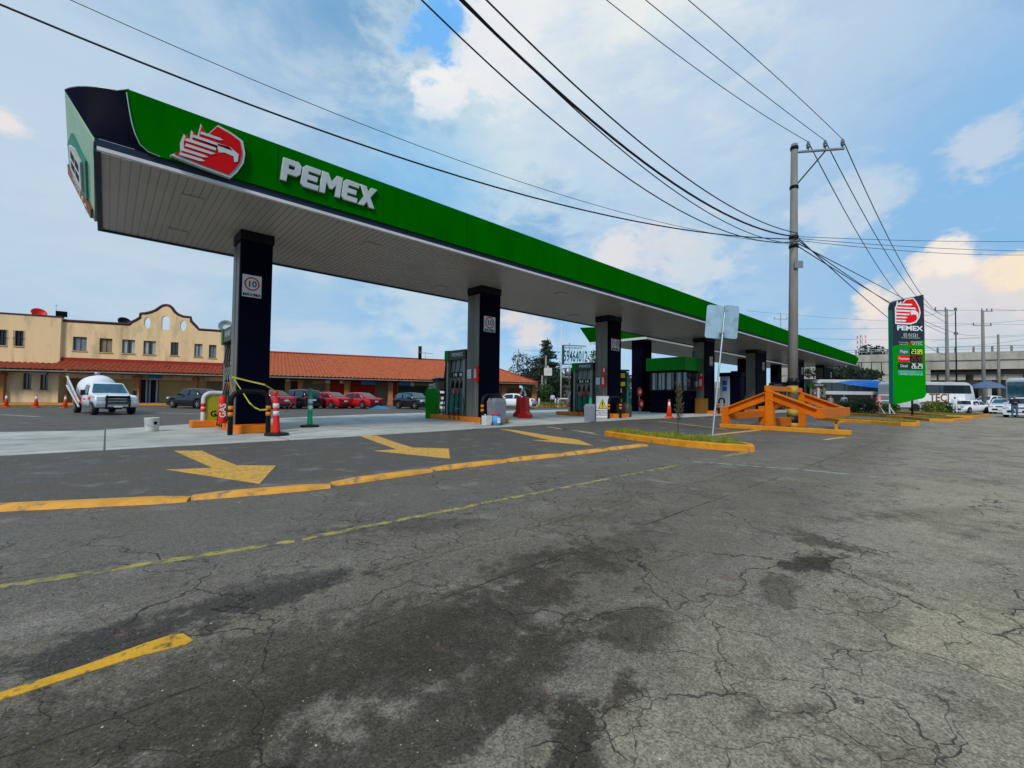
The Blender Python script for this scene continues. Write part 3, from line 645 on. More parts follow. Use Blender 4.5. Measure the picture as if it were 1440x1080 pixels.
def dispenser():
    t = empty('fuel_pump', '', 'fuel pump', group='fuel pumps under the canopy')
    b = MB(); b.b2((-.72, -.26, 0), (-.60, .26, 2.6)); b.b2((.56, -.26, 0), (.72, .26, 2.6)); b.build('pump_frame', pgrey, t, bevel=.01)
    b = MB(); b.b2((-.6, -.16, 0), (.56, .16, 1.0)); b.build('lower_cabinet', black, t)
    b = MB(); b.b2((-.6, -.10, 1.0), (.56, .10, 2.6)); b.build('back_panel', pgrey, t)
    h = MB(); h.b2((-.70, -.32, 2.55), (.80, .32, 3.0)); ho = h.build('pump_header', pdark, t, bevel=.015)
    g = MB(); g.prism([(-.80, 2.5), (-.55, 2.5), (-.46, 2.7), (-.50, 3.01), (-.80, 3.01)], lambda a, c_: (a, -.335, c_), lambda a, c_: (a, .335, c_)); g.build('header_corner', bgreen, ho)
    pemex(ho, letterw, -.22, 2.70, .85, .17, .004, 0, Matrix.Translation((0, -.325, 0)))
    pemex(ho, letterw, -.22, 2.70, .85, .17, .004, 0, Matrix.Rotation(math.pi, 4, 'Z') @ Matrix.Translation((.2, -.325, 0)))
    for s in (-1, 1):
        p = MB(); p.b2((-.56, s*.165, .12), (.52, s*.19, .98)); po = p.build('lower_panel', teal, t, bevel=.01)
        text('Pemex', .15, letterw, po, (.1, s*.193, .32), 'panel_lettering', .002, .002, mtx=None if s < 0 else Matrix.Rotation(math.pi, 4, 'Z'))
        p = MB(); p.b2((-.56, s*.17, .0), (.52, s*.20, .10)); p.build('kick_strip', brickr, t)
        p = MB(); p.b2((-.5, s*.10, 1.75), (.5, s*.13, 2.0)); p.b2((-.35, s*.132, 1.8), (-.05, s*.137, 1.95), 1); p.b2((.1, s*.132, 1.8), (.35, s*.137, 1.95), 1); p.build('display', [black, offw], t)
        for k, xx in enumerate((-.38, -.02, .34)):
            n = MB(); n.box((xx, s*.17, 1.42), (.12, .12, .34), 0, rx=.25*s); n.box((xx, s*.20, 1.62), (.07, .10, .22), 1, rx=-.4*s); n.tube([(xx, s*.21, 1.55), (xx, s*.26, 1.42), (xx+.02, s*.24, 1.22)], .022, 6, 1); n.build('nozzle', [rubber, pgrey], t, bevel=.01)
            e = (-.7 if k == 0 else xx*1.2)
            hs = MB(); hs.tube([(xx, s*.2, 2.55), (xx+.03, s*.27, 2.2), (xx-.06, s*.28, 1.9), (xx, s*.25, 1.66)], .02, 6); hs.tube([(xx, s*.23, 1.25), (xx+.07, s*.33, .8), (xx+.1, s*.42, .25), (xx+.3, s*.5, -.14), (xx+.5, s*.42, -.05), (xx+.42, s*.3, .4), (xx+.25, s*.24, .95)], .02, 6); hs.build('hose', rubber, t)
        r_ = MB(); r_.lathe([(0.0, 0), (.13, 0), (.13, .03), (.0, .03)], (.02, s*.215 if s > 0 else -.245, 1.12), 14, 0, 'Y', False); r_.build('round_badge', redp, t)
    b = MB(); b.b2((-1.02, -.14, .0), (-.84, .14, 2.75)); b.b2((-.84, -.05, 2.4), (-.7, .05, 2.52)); b.b2((-1.03, -.15, 2.2), (-.83, .15, 2.3)); b.tube([(-.93, -.15, 2.5), (-.95, -.22, 1.8), (-.93, -.2, 1.0), (-.9, -.3, .3), (-.8, -.35, -.12)], .025, 6); b.build('hose_tower', black, t)
    return t
proto = dispenser()
pump_l = ['tall grey fuel pump behind the nearest column, beside the tall gas canister banner', 'grey and teal fuel pump left of the second column, green bin at its side', 'fuel pump behind the warning triangle board', 'fuel pump right of the glazed booth, partly behind the leaning signpost',
          'fuel pump below the fifth column behind the orange ramp', 'fuel pump below the sixth column, right of the utility pole', 'fuel pump by the last column next to the blue bus']
hoop_l = ['black hoop rail wrapped with yellow tape before the nearest column', 'black hoop rail over the grey bin before the second column', 'black hoop rail with orange bands beside the warning triangle board', 'black hoop rail before the column right of the booth',
          'black hoop rail before the fifth column', 'black hoop rail before the sixth column', 'black hoop rail before the last column']
def hoop(xa, xb, y, label, mats=(None,), h=1.18, r_=.065, band=True, name='hoop_rail', grp='black hoop rails before the columns', rot=0):
    c_ = ((xa+xb)/2, y, .012); hw = (xb-xa)/2; t = empty(name, label, 'guard rail', c_, rot, grp); rc = min(.3, hw*.6)
    pts = [(-hw, 0, 0), (-hw, 0, h-rc)]+[(-hw+rc-rc*math.cos(R(a)), 0, h-rc+rc*math.sin(R(a))) for a in (22, 45, 68, 90)]+[(hw-rc+rc*math.sin(R(a)), 0, h-rc+rc*math.cos(R(a))) for a in (0, 22, 45, 68, 90)]+[(hw, 0, 0)]
    b = MB(); b.tube(pts, r_, 10); b.build('rail', mats[0] or black, t)
    if band:
        for s in (-1, 1):
            for z in (.50, .67): q = MB(); q.cyl((s*hw, 0, z), (s*hw, 0, z+.11), r_+.004, n=10); q.build('reflective_band', orange if mats[0] is None else redp, t)
    return t
for i, (xa, xb) in enumerate(cols):
    cx = (xa+xb)/2; wd = max(1.05, xb-xa+.25)
    island(cx, wd, 13.95 if i != 2 else 14.0, 18.6, isl_l[i])
    p = proto if i == 0 else copy_tree(proto)
    p.location = (xa+.35, 16.55, .235); p.rotation_euler = (0, 0, -R(90)); p['label'] = pump_l[i]
    hx = {0: (2.45, 3.36), 1: (YP(679, 560, 13.7).x, YP(706.5, 560, 13.7).x), 2: (YP(858, 560, 13.7).x-.1, YP(873, 560, 13.7).x)}.get(i, (cx-.5, cx+.5))
    hoop(hx[0], hx[1], 13.72, hoop_l[i])
hoop(YP(614, 560, 18.9).x-.0, YP(640, 560, 18.9).x, 18.9, 'black hoop rail at the far end of the second pump island, behind the green bin')
# pumps under second canopy (behind)
for j, (px, X, l) in enumerate(((893, 33.5, 'fuel pump seen between the third column and the booth'), (1100, 48, 'fuel pump in the back row, left of the utility pole'))):
    p = copy_tree(proto); g = Vector((X, 21.2, .01)) if j else YP(892, 576, 20.3); p.location = (g.x, g.y, .1); p.rotation_euler = (0, 0, -R(90)); p['label'] = l
for px, X, l in ((1030, 45, 'fuel pump in the back row behind the service tower'), (1062, 52, 'fuel pump in the back row behind the left ramp beam'), (1093, 58, 'fuel pump in the back row over the ramp peak'), (1135, 66, 'fuel pump in the back row right of the utility pole'), (1150, 60, 'fuel pump in the back row before the last column')):
    g = XP(px, 560, X); p = copy_tree(proto); p.location = (X, g.y, .1); p.rotation_euler = (0, 0, -R(90)); p['label'] = l
for px, X, w_, hh, l in ((1048, 50, 3.0, 4.2, 'dark storage cabinet in the back row left of the ramp peak'), (1140, 70, 4.0, 4.0, 'dark storage cabinet under the far canopy end')):
    g = XP(px, 560, X); t = empty('storage_cabinet', l, 'cabinet', (X, g.y, .012)); b = MB(); b.b2((0, -w_/2, 0), (1.5, w_/2, hh)); b.build('cabinet_body', navy, t, bevel=.03); b = MB(); b.b2((-.03, -w_*.4, 1.2), (-.002, -w_*.05, hh-.5)); b.build('cabinet_door', pdark, t)
# extinguishers and notices on columns
def ext(x, y, z, label, s=1.0):
    t = empty('fire_extinguisher', label, 'extinguisher', (x, y, z), 0, 'red extinguisher boxes hanging on the columns', s)
    b = MB(); b.b2((-.12, -.10, 0), (0, .10, .62)); b.build('case', redp, t, bevel=.02); q = MB(); q.b2((-.125, -.06, .15), (-.121, .06, .5)); q.build('case_label', offw, t)
    q = MB(); q.tube([(-.06, 0, 0), (-.06, 0, -.9)], .012, 5); q.build('bracket_pole', steel, t)
xl = [c_[0] for c_ in cols]
ext(xl[1]-.02, YC+.18, 1.75, 'red extinguisher box on the side of the second column', 1.1)
ext(xl[2]-.02, YC+.3, 1.75, 'red extinguisher box on the third column above the warning board', 1.1); ext(xl[3]-.02, YC+.3, 1.9, 'red extinguisher on the column right of the booth', 1.5)
for i, l in ((1, 'white paper notice left of the extinguisher on the second column'), (2, 'white paper notice on the third column left of the extinguisher'), (3, 'white paper notice between booth and fourth column')):
    b = MB(); b.b2((-.02, -.14, -.2), (0, .14, .2)); b.add([(-.024, -.10, -.12+.09*k), (-.024, .10, -.12+.09*k), (-.024, .10, -.09+.09*k), (-.024, -.10, -.09+.09*k)] if 0 else [], [])
    for k in range(4): b.b2((-.023, -.10, -.14+.085*k), (-.0205, .10, -.115+.085*k), 1)
    tag(b.build('notice', [white, grey], None, (xl[i]-.035, YC+.72, 2.1 if i < 3 else 2.3)), l, 'notice', 'paper notices on the columns')
for i, l in ((2, 'small red square sign high on the third column'), (3, 'small red square sign on the fourth column')):
    b = MB(); b.b2((-.02, -.14, -.16), (0, .14, .16)); b.b2((-.024, -.05, -.1), (-.0205, .05, .1), 1)
    tag(b.build('fire_sign', [redp, white], None, (xl[i]-.035, YC+.3, 2.72 if i == 2 else 3.0)), l, 'sign', 'red fire signs on columns')
# white hoops with banners
def banner(px, py, w_, h, label, mat, word, y, fx=None):
    g = YP(px, py, y); t = hoop(g.x, g.x+w_, y, label, (offw,), h, .07, True, 'banner_hoop', 'white hoop rails with banners at the back of the islands')
    b = MB(); b.b2((-w_/2+.08, -.01, .18), (w_/2-.08, .01, h-.10)); b.build('banner', mat, t)
    if word: text(word, .26, black, t, (.05, -.014, .42), 'banner_lettering', .002, .008, .9)
    return t
g = G(286, 606); banner(285, 603, .72, 1.12, 'white hoop rail with a yellow banner beside the nearest pump', yellow, 'GAS', 17.3)
banner(800, 590, 1.5, 1.45, 'white hoop rail with blue sheeting left of the third pump', pm('blue_sheet', (.03, .15, .24), .5, var=.3, scale=5), None, 18.8)
banner(1036, 575, 2.2, 1.6, 'white hoop rail with yellow banner above the left beam of the orange ramp', yellow, None, 17)
b = MB(); b.up([(-.55, -.3), (.45, -.3), (.45, .3), (-.55, .3)], 0, .22); tag(b.build('pump_island', orange, None, (2.55, 17.4, .013), bevel=.03), 'small orange plinth under the yellow banner hoop', 'pump island', 'orange painted pump islands')
# red cylinder sign next to pump 1
rc = empty('red_canister', 'red upright canister with white lettering beside the nearest pump', 'canister', (xl[0]-.22, 15.35, .235))
b = MB(); b.lathe([(.0, 0), (.09, 0), (.10, .05), (.10, .70), (.06, .82), (.0, .84)], (0, 0, 0), 14); b.build('canister_body', redp, rc)
text('GAS', .22, white, rc, (0, -.104, .38), 'canister_lettering', .002, .004, mtx=Matrix.Rotation(R(-90), 4, 'Y'))
# caution tape
def tapew(pts, label, w_=.024):
    b = MB(); P = [Vector(p) for p in pts]; vs = []
    for i, p in enumerate(P): tw = .6*math.sin(i*1.3); vs += [p+Vector((.01*math.sin(i), 0, w_*math.cos(tw))), p-Vector((0, w_*math.sin(tw)*.5, w_*.9*math.cos(tw)))]
    b.add(vs, [(2*i, 2*i+1, 2*i+3, 2*i+2) for i in range(len(P)-1)], 0); o = b.build('caution_tape', tapey); s = o.modifiers.new('s', 'SOLIDIFY'); s.thickness = .003
    tag(o, label, 'tape', 'yellow caution tape round the nearest column')
def tp(lst, Y): return [YP(a, b_, y) for (a, b_), y in zip(lst, Y)]
tapew(tp([(327, 530), (340, 550), (350, 566), (358, 573), (366, 576.5), (376, 576)], [14.6, 14.4, 14.1, 13.9, 13.75, 13.65]), 'yellow tape sagging across the column to the hoop rail')
tapew(tp([(326, 530), (350, 536), (372, 541), (385, 549), (400, 553), (410, 568), (402, 580)], [14.55, 14.5, 14.4, 14.8, 15.2, 15.6, 16]), 'yellow tape stretched from the column to the right, above the parked cars')
tapew(tp([(325, 530), (323, 538), (327, 550)], [14.55, 14.5, 14.5]), 'loose end of yellow tape hanging at the column corner', .05)
# ------------------------------------------------------------------ cones, delineators, bins...
def cone(px, py, h, label, mat=None, grp='orange traffic cones'):
    g = G(px, py); t = empty('traffic_cone', label, 'traffic cone', (g.x, g.y, 0.0 if g.y > 30 else .012), random.uniform(0, 1), grp)
    b = MB(); b.box((0, 0, .03*h/.8), (.40*h, .40*h, .05*h/.8)); b.build('cone_base', mat or conew, t, bevel=.01)
    b = MB(); b.lathe([(.15*h, .05*h), (.035*h, h), (.03*h, h)], n=14); b.build('cone_body', mat or conew, t)
    b = MB(); b.lathe([(.083*h, .62*h), (.056*h, .84*h)], n=14); b.build('cone_collar', white, t)
cone(8.5, 572.5, .86, 'orange cone at the left frame edge before the yellow building'); cone(50.5, 573, .86, 'orange cone in the middle of the three by the yellow building'); cone(91.5, 574, .86, 'orange cone just left of the gas truck'); cone(941, 587.5, 1.08, 'slim orange cone on the apron before the glazed booth')
def delin(px, py, h, label, mat, lean=0):
    g = G(px, py); t = empty('delineator_post', label, 'delineator', (g.x, g.y, .012), .3, 'plastic delineator posts')
    b = MB(); b.up([(.30*math.cos(R(a)), .30*math.sin(R(a))) for a in range(22, 382, 45)], 0, .07); b.build('post_base', rubber, t, bevel=.01)
    b = MB(); b.lathe([(.10, .06), (.085, h*.1), (.075, h*.45), (.065, h*.8), (.03, h*.86), (.03, h*.9), (.055, h*.93), (.055, h), (0, h)], n=12); o = b.build('post_body', mat, t); o.rotation_euler = (0, lean, 0)
    for z in (.45, .62):
        b = MB(); b.lathe([(.079, h*z), (.076, h*(z+.10))], n=12); q = b.build('reflective_band', offw, t); q.rotation_euler = (0, lean, 0)
delin(389, 613, 1.2, 'leaning red delineator post tied with yellow tape at the nearest column', redp, -.05)
delin(435.5, 601, 1.32, 'green delineator post with faded bands on the concrete apron', dgreen)
g = G(213.5, 607); t = empty('paint_bucket', 'dented white bucket standing alone on the apron edge', 'bucket', (g.x, g.y, .012))
b = MB(); b.lathe([(.15, 0), (.16, .02), (.175, .36), (.185, .37), (.185, .39), (.165, .39), (.15, .05), (0, .05)], n=20); b.build('bucket_body', offw, t)
b = MB(); b.tube([(-.18, 0, .36), (-.17, -.12, .22), (0, -.19, .14), (.17, -.12, .22), (.18, 0, .36)], .006, 5); b.build('handle', steel, t)
b = MB(); b.add([(.03, -.1755, .2), (.10, -.155, .2), (.1, -.16, .28), (.03, -.18, .28)], [(0, 1, 2, 3)]); b.build('bucket_smudge', black, t)
def bin_(loc, w_, d, h, label, mat, lid, rz=0, name='waste_bin', taper=.9):
    t = empty(name, label, 'waste bin', loc, rz); b = MB()
    rings = [[(-w_/2*k, -d/2*k, z), (w_/2*k, -d/2*k, z), (w_/2*k, d/2*k, z), (-w_/2*k, d/2*k, z)] for k, z in ((taper, 0), (1, h*.84), (1, h*.86), (.8, h), (.2, h*1.0))]
    b.loft(rings, 0, False); b.build('bin_body', mat, t, bevel=.012)
    return t
g = YP(698, 592.5, 13.35); bb = bin_((g.x, g.y, .012), .62, .5, 1.05, 'grey refuse bin beside the second column hoop', grey, None, 0)
q = MB(); leafcloud(q, (0, 0, 1.05), (.28, .2, .12), 120, .07); q.build('rubbish_bag', rubber, bb)
g = YP(684.5, 592.5, 13.0); b = MB(); b.box((0, 0, .19), (.34, .26, .38)); b.cyl((-.08, 0, .38), (-.08, 0, .44), .04); t = tag(b.build('jerry_can', offw, None, (g.x, g.y, .012), bevel=.04, seg=3), 'translucent white jerry can beside the blue bucket', 'jerry can')
g = YP(697.5, 593, 12.85); t = empty('blue_bucket', 'blue bucket with red rim standing before the grey bin', 'bucket', (g.x, g.y, .012)); b = MB(); b.lathe([(.14, 0), (.18, .42), (.16, .42), (.13, .04), (0, .04)], n=16); b.build('bucket_body', pm('blue_bucket', (.10, .36, .6), .5), t); b = MB(); b.lathe([(.185, .40), (.2, .40), (.2, .45), (.185, .45)], n=16); b.build('bucket_rim', redp, t); b = MB(); b.b2((-.07, -.175, .1), (.07, -.155, .3)); b.build('bucket_label', white, t)
b = MB(); b.lathe([(.07, 0), (.01, .25), (.01, .26)], n=10); g = YP(691, 593, 12.9); tag(b.build('red_funnel', redp, None, (g.x, g.y, .012)), 'red funnel lying between the jerry can and the blue bucket', 'funnel')
gb = XP(605, 588, 11.55); t = bin_((11.75, 18.4, .012), .62, .5, 1.45, 'bright green waste bin with a plastic bag at the far end of the second island', bgreen, None, -.9)
q = MB(); leafcloud(q, (0, 0, 1.5), (.16, .16, .22), 60, .12); q.build('plastic_bag', offw, t)
g = G(830, 593); t = bin_((g.x, g.y, .012), .55, .5, .82, 'small grey tapered bin on the apron left of the warning board', grey, None, .5, taper=.95)
b = MB(); b.tube([(0, 0, .8), (.02, 0, 1.05), (-.02, .02, 1.15)], [.09, .06, .02], 8); b.build('cloth_scrap', dgreen, t)
b = MB(); b.tube([(.15, 0, .8), (.2, 0, 1.0)], [.06, .03], 8); tag(b.build('red_nozzle', redp, t), 'red spout', 'x') if 0 else b.build('red_spout', redp, t)
# warning board
g = G(847.5, 587.5); wb = empty('warning_board', 'white board with a yellow warning triangle leaning by the third column', 'sign board', (g.x, g.y, .012), R(-22)); W_, H_ = .72, 1.22
wb.rotation_euler = (R(-4), 0, R(-42))
b = MB(); b.b2((-W_/2, 0, 0), (W_/2, .03, H_)); b.build('board', white, wb)
shape([[(-.27, .50), (.27, .50), (0, 1.05)]], pm('warning_yellow', (.75, .6, .02), .5), wb, 'triangle', .002, mtx=Matrix.Translation((0, -.003, 0)))
shape([[(-.27, .50), (.27, .50), (0, 1.05)], [(-.23, .525), (.23, .525), (0, 1.0)]], black, wb, 'triangle_rim', .002, mtx=Matrix.Translation((0, -.007, 0)))
text('!', .42, black, wb, (0, -.009, .72), 'exclamation_mark', .002, .008)
for k, s_ in enumerate(('PRECAUCIÓN', 'DESCARGA', 'DE PRODUCTO')): text(s_, .115, black, wb, (0, -.003, .38-.12*k), 'board_lettering', .002, .002)
# red water barriers
for k, (px, py, l) in enumerate(((737, 588, 'red plastic water barrier nearer the road'), (747, 587, 'red plastic water barrier behind the other one'))):
    g = G(px, py); t = empty('road_barrier', l+', dusty with white scrapes', 'barrier', (g.x+.1, g.y+k*.9, .012), R(35-8*k), 'red water filled barriers on the apron'); b = MB()
    prof = [(-.30, 0), (-.28, .18), (-.13, .32), (-.10, 1.05), (-.06, 1.1), (.06, 1.1), (.10, 1.05), (.13, .32), (.28, .18), (.30, 0)]
    b.prism(prof, lambda a, c_: (-.6, a, c_), lambda a, c_: (.6, a, c_)); b.build('barrier_body', pm('barrier_red', (.68, .018, .01), .5, dirt=(.75, .45, .42), dscale=3, dlo=.62, dhi=.68), t, bevel=.03)
    b = MB(); b.lathe([(.09, 1.08), (.09, 1.16), (0, 1.17)], (-.3, 0, 0), 10); b.build('filler_cap', redp, t)
# tall label stand right of third column (yellow stickers, green edge)
st = empty('sticker_stand', 'dark upright oil display stand with yellow stickers and green edge right of the third column', 'display stand', tuple(YP(873, 585, 15.0))[:2]+(.012,), R(-35))
b = MB(); b.b2((-.45, 0, .1), (.35, .3, 2.75)); b.build('stand_body', black, st); b = MB(); b.b2((.36, -.02, 0), (.5, .32, 2.7)); b.build('green_edge', teal, st); b = MB(); b.b2((-.5, -.03, 2.75), (.52, .34, 2.85)); b.build('stand_cap', pdark, st)
for z0, z1 in ((2.35, 2.62), (1.85, 2.1), (1.45, 1.7), (.85, 1.05)):
    b = MB(); b.b2((-.35, -.012, z0), (.05 if z0 < 1.8 else .25, -.002, z1)); b.build('sticker', yel2, st)
for px, l in ((866, 'dark lubricant drum at the left foot of the sticker stand'), (876, 'grey sack slumped at the foot of the sticker stand')):
    g = YP(px, 585, 14.6); b = MB(); b.lathe([(.22, 0), (.26, .1), (.26, .62), (.18, .8), (.03, .9)], n=14); tag(b.build('oil_drum' if px == 866 else 'full_sack', rubber if px == 866 else pdark, None, (g.x, 14.3, .012)), l, 'drum' if px == 866 else 'sack')
# round red signs beyond
for (px, py, l) in ((900, 551, 'upper red disc sign behind the third column'), (902, 568, 'lower red and white disc sign behind the third column')):
    g = YP(px, py, 17.8); b = MB(); b.lathe([(0, 0), (.36, 0), (.36, .05), (0, .05)], n=20, axis='Y', smooth=False); b.lathe([(0, -.01), (.16, -.01), (.16, 0), (0, 0)], n=14, mi=1, axis='Y', smooth=False); b.tube([(0, .06, 0), (0, .06, -g.z)], .03, 6, 2)
    tag(b.build('disc_sign', [redp, white, steel], None, g), l, 'sign', 'red disc signs')
# ------------------------------------------------------------------ booth
bo = empty('pay_booth', 'glazed pay booth with a green band and navy base under the canopy', 'booth', (29.7, 14.6, .012))
P_ = Vector((31.5, 15.6, 0)); 
def BX(px): return XP(px, 540, XB).y
XB = YP(961, 540, 15.3).x; YB = 15.3
ly = XP(914, 540, XB).y; rx_ = YP(983, 540, YB).x
bo.location = (XB, YB, .012); LX, LY = rx_-XB+1.2, ly-YB
zt = XP(961, 502, XB).z; zb = YP(961, 520.5, YB).z; zw = YP(961, 549.5, YB).z
b = MB(); b.b2((0, 0, 0), (LX, LY, zw)); b.build('booth_base', navy, bo)
b = MB(); b.b2((-.25, -.25, zb), (LX+.2, LY+.2, zt)); b.build('green_band', bgreen, bo, bevel=.01)
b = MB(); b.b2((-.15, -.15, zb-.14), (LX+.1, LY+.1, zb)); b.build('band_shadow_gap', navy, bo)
b = MB(); b.b2((.04, .04, zw), (LX-.04, LY-.04, zb-.14)); b.build('glazing', glassd, bo)
b = MB()
for k in range(5): y_ = k/4*LY; b.box((0, min(max(y_, .05), LY-.05), (zw+zb-.14)/2), (.09, .09, zb-.14-zw))
b.box((LX, .05, (zw+zb-.14)/2), (.09, .09, zb-.14-zw)); b.b2((-.03, 0, zw-.02), (.02, LY, zw+.05)); b.build('window_frame', black, bo)
for k, (a, c_) in enumerate(((.08, .16), (.36, .50), (.55, .62), (.66, .78), (.84, .9))): b = MB(); b.b2((-.002, LY*a, zw+.08), (.03, LY*c_, zb-.2)); b.build('blind', curtain, bo)
text('PEMEX', .3, grey, bo, (.8, .035, (zw+zb)/2), 'window_lettering', .002, .004)
g = G(970, 578); b = MB(); b.b2((-.45, -.3, 0), (.45, .3, 1.15)); b.b2((-.47, -.32, 1.1), (.47, .32, 1.16)); tag(b.build('brown_crate', pm('ochre_board', (.22, .10, .012), .7), None, (rx_-.9, YB-.6, .012)), 'brown wooden cabinet standing against the booth', 'cabinet')
# structural mullion glass screen above booth
# ------------------------------------------------------------------ ice machine / air tower by column 4
XT = 37.0; ya_, yb_ = XP(1026, 560, XT).y, XP(1012.5, 560, XT).y; zt_ = XP(1019, 529.5, XT).z; WT = yb_-ya_
t = empty('service_tower', 'pale grey service tower with blue signs between the leaning signpost and the ramp', 'service tower', (XT, yb_, .012), R(-90))
b = MB(); b.b2((0, 0, 0), (WT, .7, zt_)); b.build('tower_body', pm('pale_metal', (.36, .42, .50), .4, .2, stretch=(4, 4, .2), var=.2), t); b = MB(); b.b2((WT+.01, .05, 0), (WT+.8, .9, zt_+.1)); b.b2((-.1, -.1, zt_), (WT+.9, .9, zt_+.3)); b.build('tower_side', navy, t)
bp_ = pm('blue_plate', (.02, .07, .3), .5)
for z in (.60, .76): b = MB(); b.b2((WT*.28, -.02, zt_*z), (WT*.72, -.002, zt_*(z+.12))); b.build('blue_plate', bp_, t)
# ------------------------------------------------------------------ utility pole and wires
PB = G(1114.5, 601.5); pole = empty('utility_pole', 'tall grey concrete utility pole with black and yellow bands at its foot', 'utility pole', (PB.x, PB.y, 0))
ptop = YP(1117, 203, PB.y); lean = (ptop.x-PB.x)/ptop.z; ZP = ptop.z
b = MB(); k = 8
def PR(z): return .20-.075*z/ZP
def PC(z): return (lean*z, 0, z)
def polepiece(z0, z1, mi=0, e=0): b.cyl(PC(z0), PC(z1), PR(z0)+e, PR(z1)+e, 12, mi)
polepiece(0, ZP); b.build('pole_shaft', concp, pole)
bandb = worn('pole_band_black', (.01, .01, .01), .56, .72, (.2, .19, .17), 8); bandy = worn('pole_band_yellow', (.5, .30, .02), .5, .64, (.2, .19, .17), 8)
for z0, z1, m in ((0, .2, bandy), (.2, .5, bandb), (.5, .78, bandy), (.78, 1.05, bandb), (1.75, 2.05, bandb), (1.4, 1.72, bandy)):
    b = MB(); polepiece(z0, z1, 0, .004); b.build('painted_band', m, pole)
zb_ = YP(1115, 333, PB.y).z
for z in (zb_, zb_-.4, ZP-.18, ZP-1.9, 1.9): b = MB(); polepiece(z-.06, z+.06, 0, .03); b.build('pole_clamp', black, pole)
arm_z = ZP-.35; ae = G(1187, 197, arm_z+.55) - Vector((PB.x, PB.y, 0)); a0 = Vector((lean*arm_z, 0, arm_z)); ae = Vector((ae.x, ae.y, arm_z+.18)); ad = ae-a0
b = MB(); b.tube([a0, ae], .055, 4); b.build('cross_arm', steel, pole); b = MB(); b.tube([PC(ZP-1.9), a0+ad*.62-Vector((0, 0, .05))], .03, 5); b.build('arm_brace', black, pole)
ins = []
for f_ in (.28, .62, .97):
    p = a0+ad*f_+Vector((0, 0, .05)); b = MB(); b.lathe([(.03, 0), (.03, .08), (.07, .09), (.08, .14), (.05, .17), (.08, .2), (.08, .25), (.05, .28), (.06, .33), (.02, .38)], p, 12); b.build('insulator', ceram, pole); ins.append(p+Vector((PB.x, PB.y, .36)))
b = MB(); pz = YP(1110, 370, PB.y).z; b.box((lean*pz-.12, -.22, pz), (.34, .03, .30), rz=-.8); b.build('number_plate', grey, pole)
for k, s_ in enumerate(('LUZ', 'Y', 'FZA')): text(s_, .1, offw, pole, (lean*1.6+.0, -.19, 2.3-.15*k), 'stencil', .002, 0) if k < 0 else None
def para(P0, P1, P2, n=28, t0=0.0, t1=1.0, s=.5):
    """points on the sagging curve through P0, P1 (at share s of the way) and P2"""
    out = []
    for i in range(n+1):
        t = t0+(t1-t0)*i/n; l = P0+(P2-P0)*t; ls = P0+(P2-P0)*s; k = (P1.z-ls.z)/(s*(1-s)); out.append(Vector((l.x, l.y, l.z+k*t*(1-t))))
    return out
def hitplane(P0, P2, px, py):
    d = ray(px, py); h = Vector((P2.x-P0.x, P2.y-P0.y, 0)); n = Vector((-h.y, h.x, 0)); t = (P0-CP).dot(n)/d.dot(n); p = CP+d*t; s = (p-P0).dot(h)/h.dot(h); return p, s
def cable(P0, midpx, P2, r_, label, t0=0.0, t1=1.0, grp='overhead cables'):
    p, s = hitplane(P0, P2, *midpx); b = MB(); b.tube(para(P0, p, P2, 30, t0, t1, s), r_, 5); tag(b.build('overhead_cable', wireb), label, 'cable', grp)
hub = Vector((PB.x+lean*zb_, PB.y, zb_))
def hz(dz): return hub+Vector((0, -.15, dz))
cable(hz(-.1), (490, 197), G(0, 6, 8.2), .022, 'thick black cable crossing the whole sky from the left edge to the pole', 0, 1.25)
cable(hz(-.35), (500, 171), G(95, -2, 8.4), .008, 'thin faint cable above the thick one, running left from the pole', 0, 1.25)
cable(hz(-.2), (900, 262), G(593, 0, 8.4), .016, 'leftmost of the cables rising steeply from the pole to the top of the photo', 0, 1.3)
cable(hz(0), (900, 224), G(648, 0, 8.6), .030, 'thick doubled cable rising from the pole to the top edge', 0, 1.3)
cable(hz(.15), (900, 200), G(684, 0, 8.7), .018, 'cable just right of the thick doubled one', 0, 1.3)
cable(hz(-.3), (900, 232), G(652, 0, 8.3), .014, 'slack cable hanging just below the doubled one', 0, 1.3)
cable(ins[0], (1012, 120), G(853, 0, 12.6), .012, 'power line to the left insulator of the cross arm', 0, 1.3, 'power lines on the cross arm')
cable(ins[1], (1012, 84), G(908, 0, 12.6), .012, 'power line to the middle insulator of the cross arm', 0, 1.3, 'power lines on the cross arm')
cable(ins[2], (1050, 71), G(968, 0, 12.6), .012, 'power line to the outer insulator of the cross arm', 0, 1.3, 'power lines on the cross arm')
D2 = 63
cable(ins[0], (1200, 318), AT(1318, 438, D2), .02, 'power line falling from the left insulator towards the far poles', 0, 1, 'power lines on the cross arm')
cable(ins[1], (1228, 325), AT(1332, 436, D2), .02, 'power line falling from the middle insulator towards the far poles', 0, 1, 'power lines on the cross arm')
cable(ins[2], (1247, 330), AT(1346, 436, D2), .02, 'power line falling from the outer insulator towards the far poles', 0, 1, 'power lines on the cross arm')
for k, (m, e, l) in enumerate((((1185, 392), (1331, 500), 'lowest drooping service cable behind the price pylon'), ((1190, 386), (1331, 470), 'middle drooping service cable'), ((1195, 380), (1332, 455), 'upper drooping service cable'), ((1230, 413), (1381, 470), 'long service cable to the second far pole'))):
    cable(hz(-.05-.12*k), m, AT(e[0], e[1], D2 if k < 3 else 90), .022, l)
for k, (y1, y2, l) in enumerate(((337, 338, 'upper level cable running right from the pole'), (341, 352, 'second level cable running right from the pole'), (349, 357, 'faint level cable at the right, lowest of three'))):
    cable(hz(-.08*k), (1290, (y1+y2)/2+1), AT(1470, y2+1, 26), .012, l)
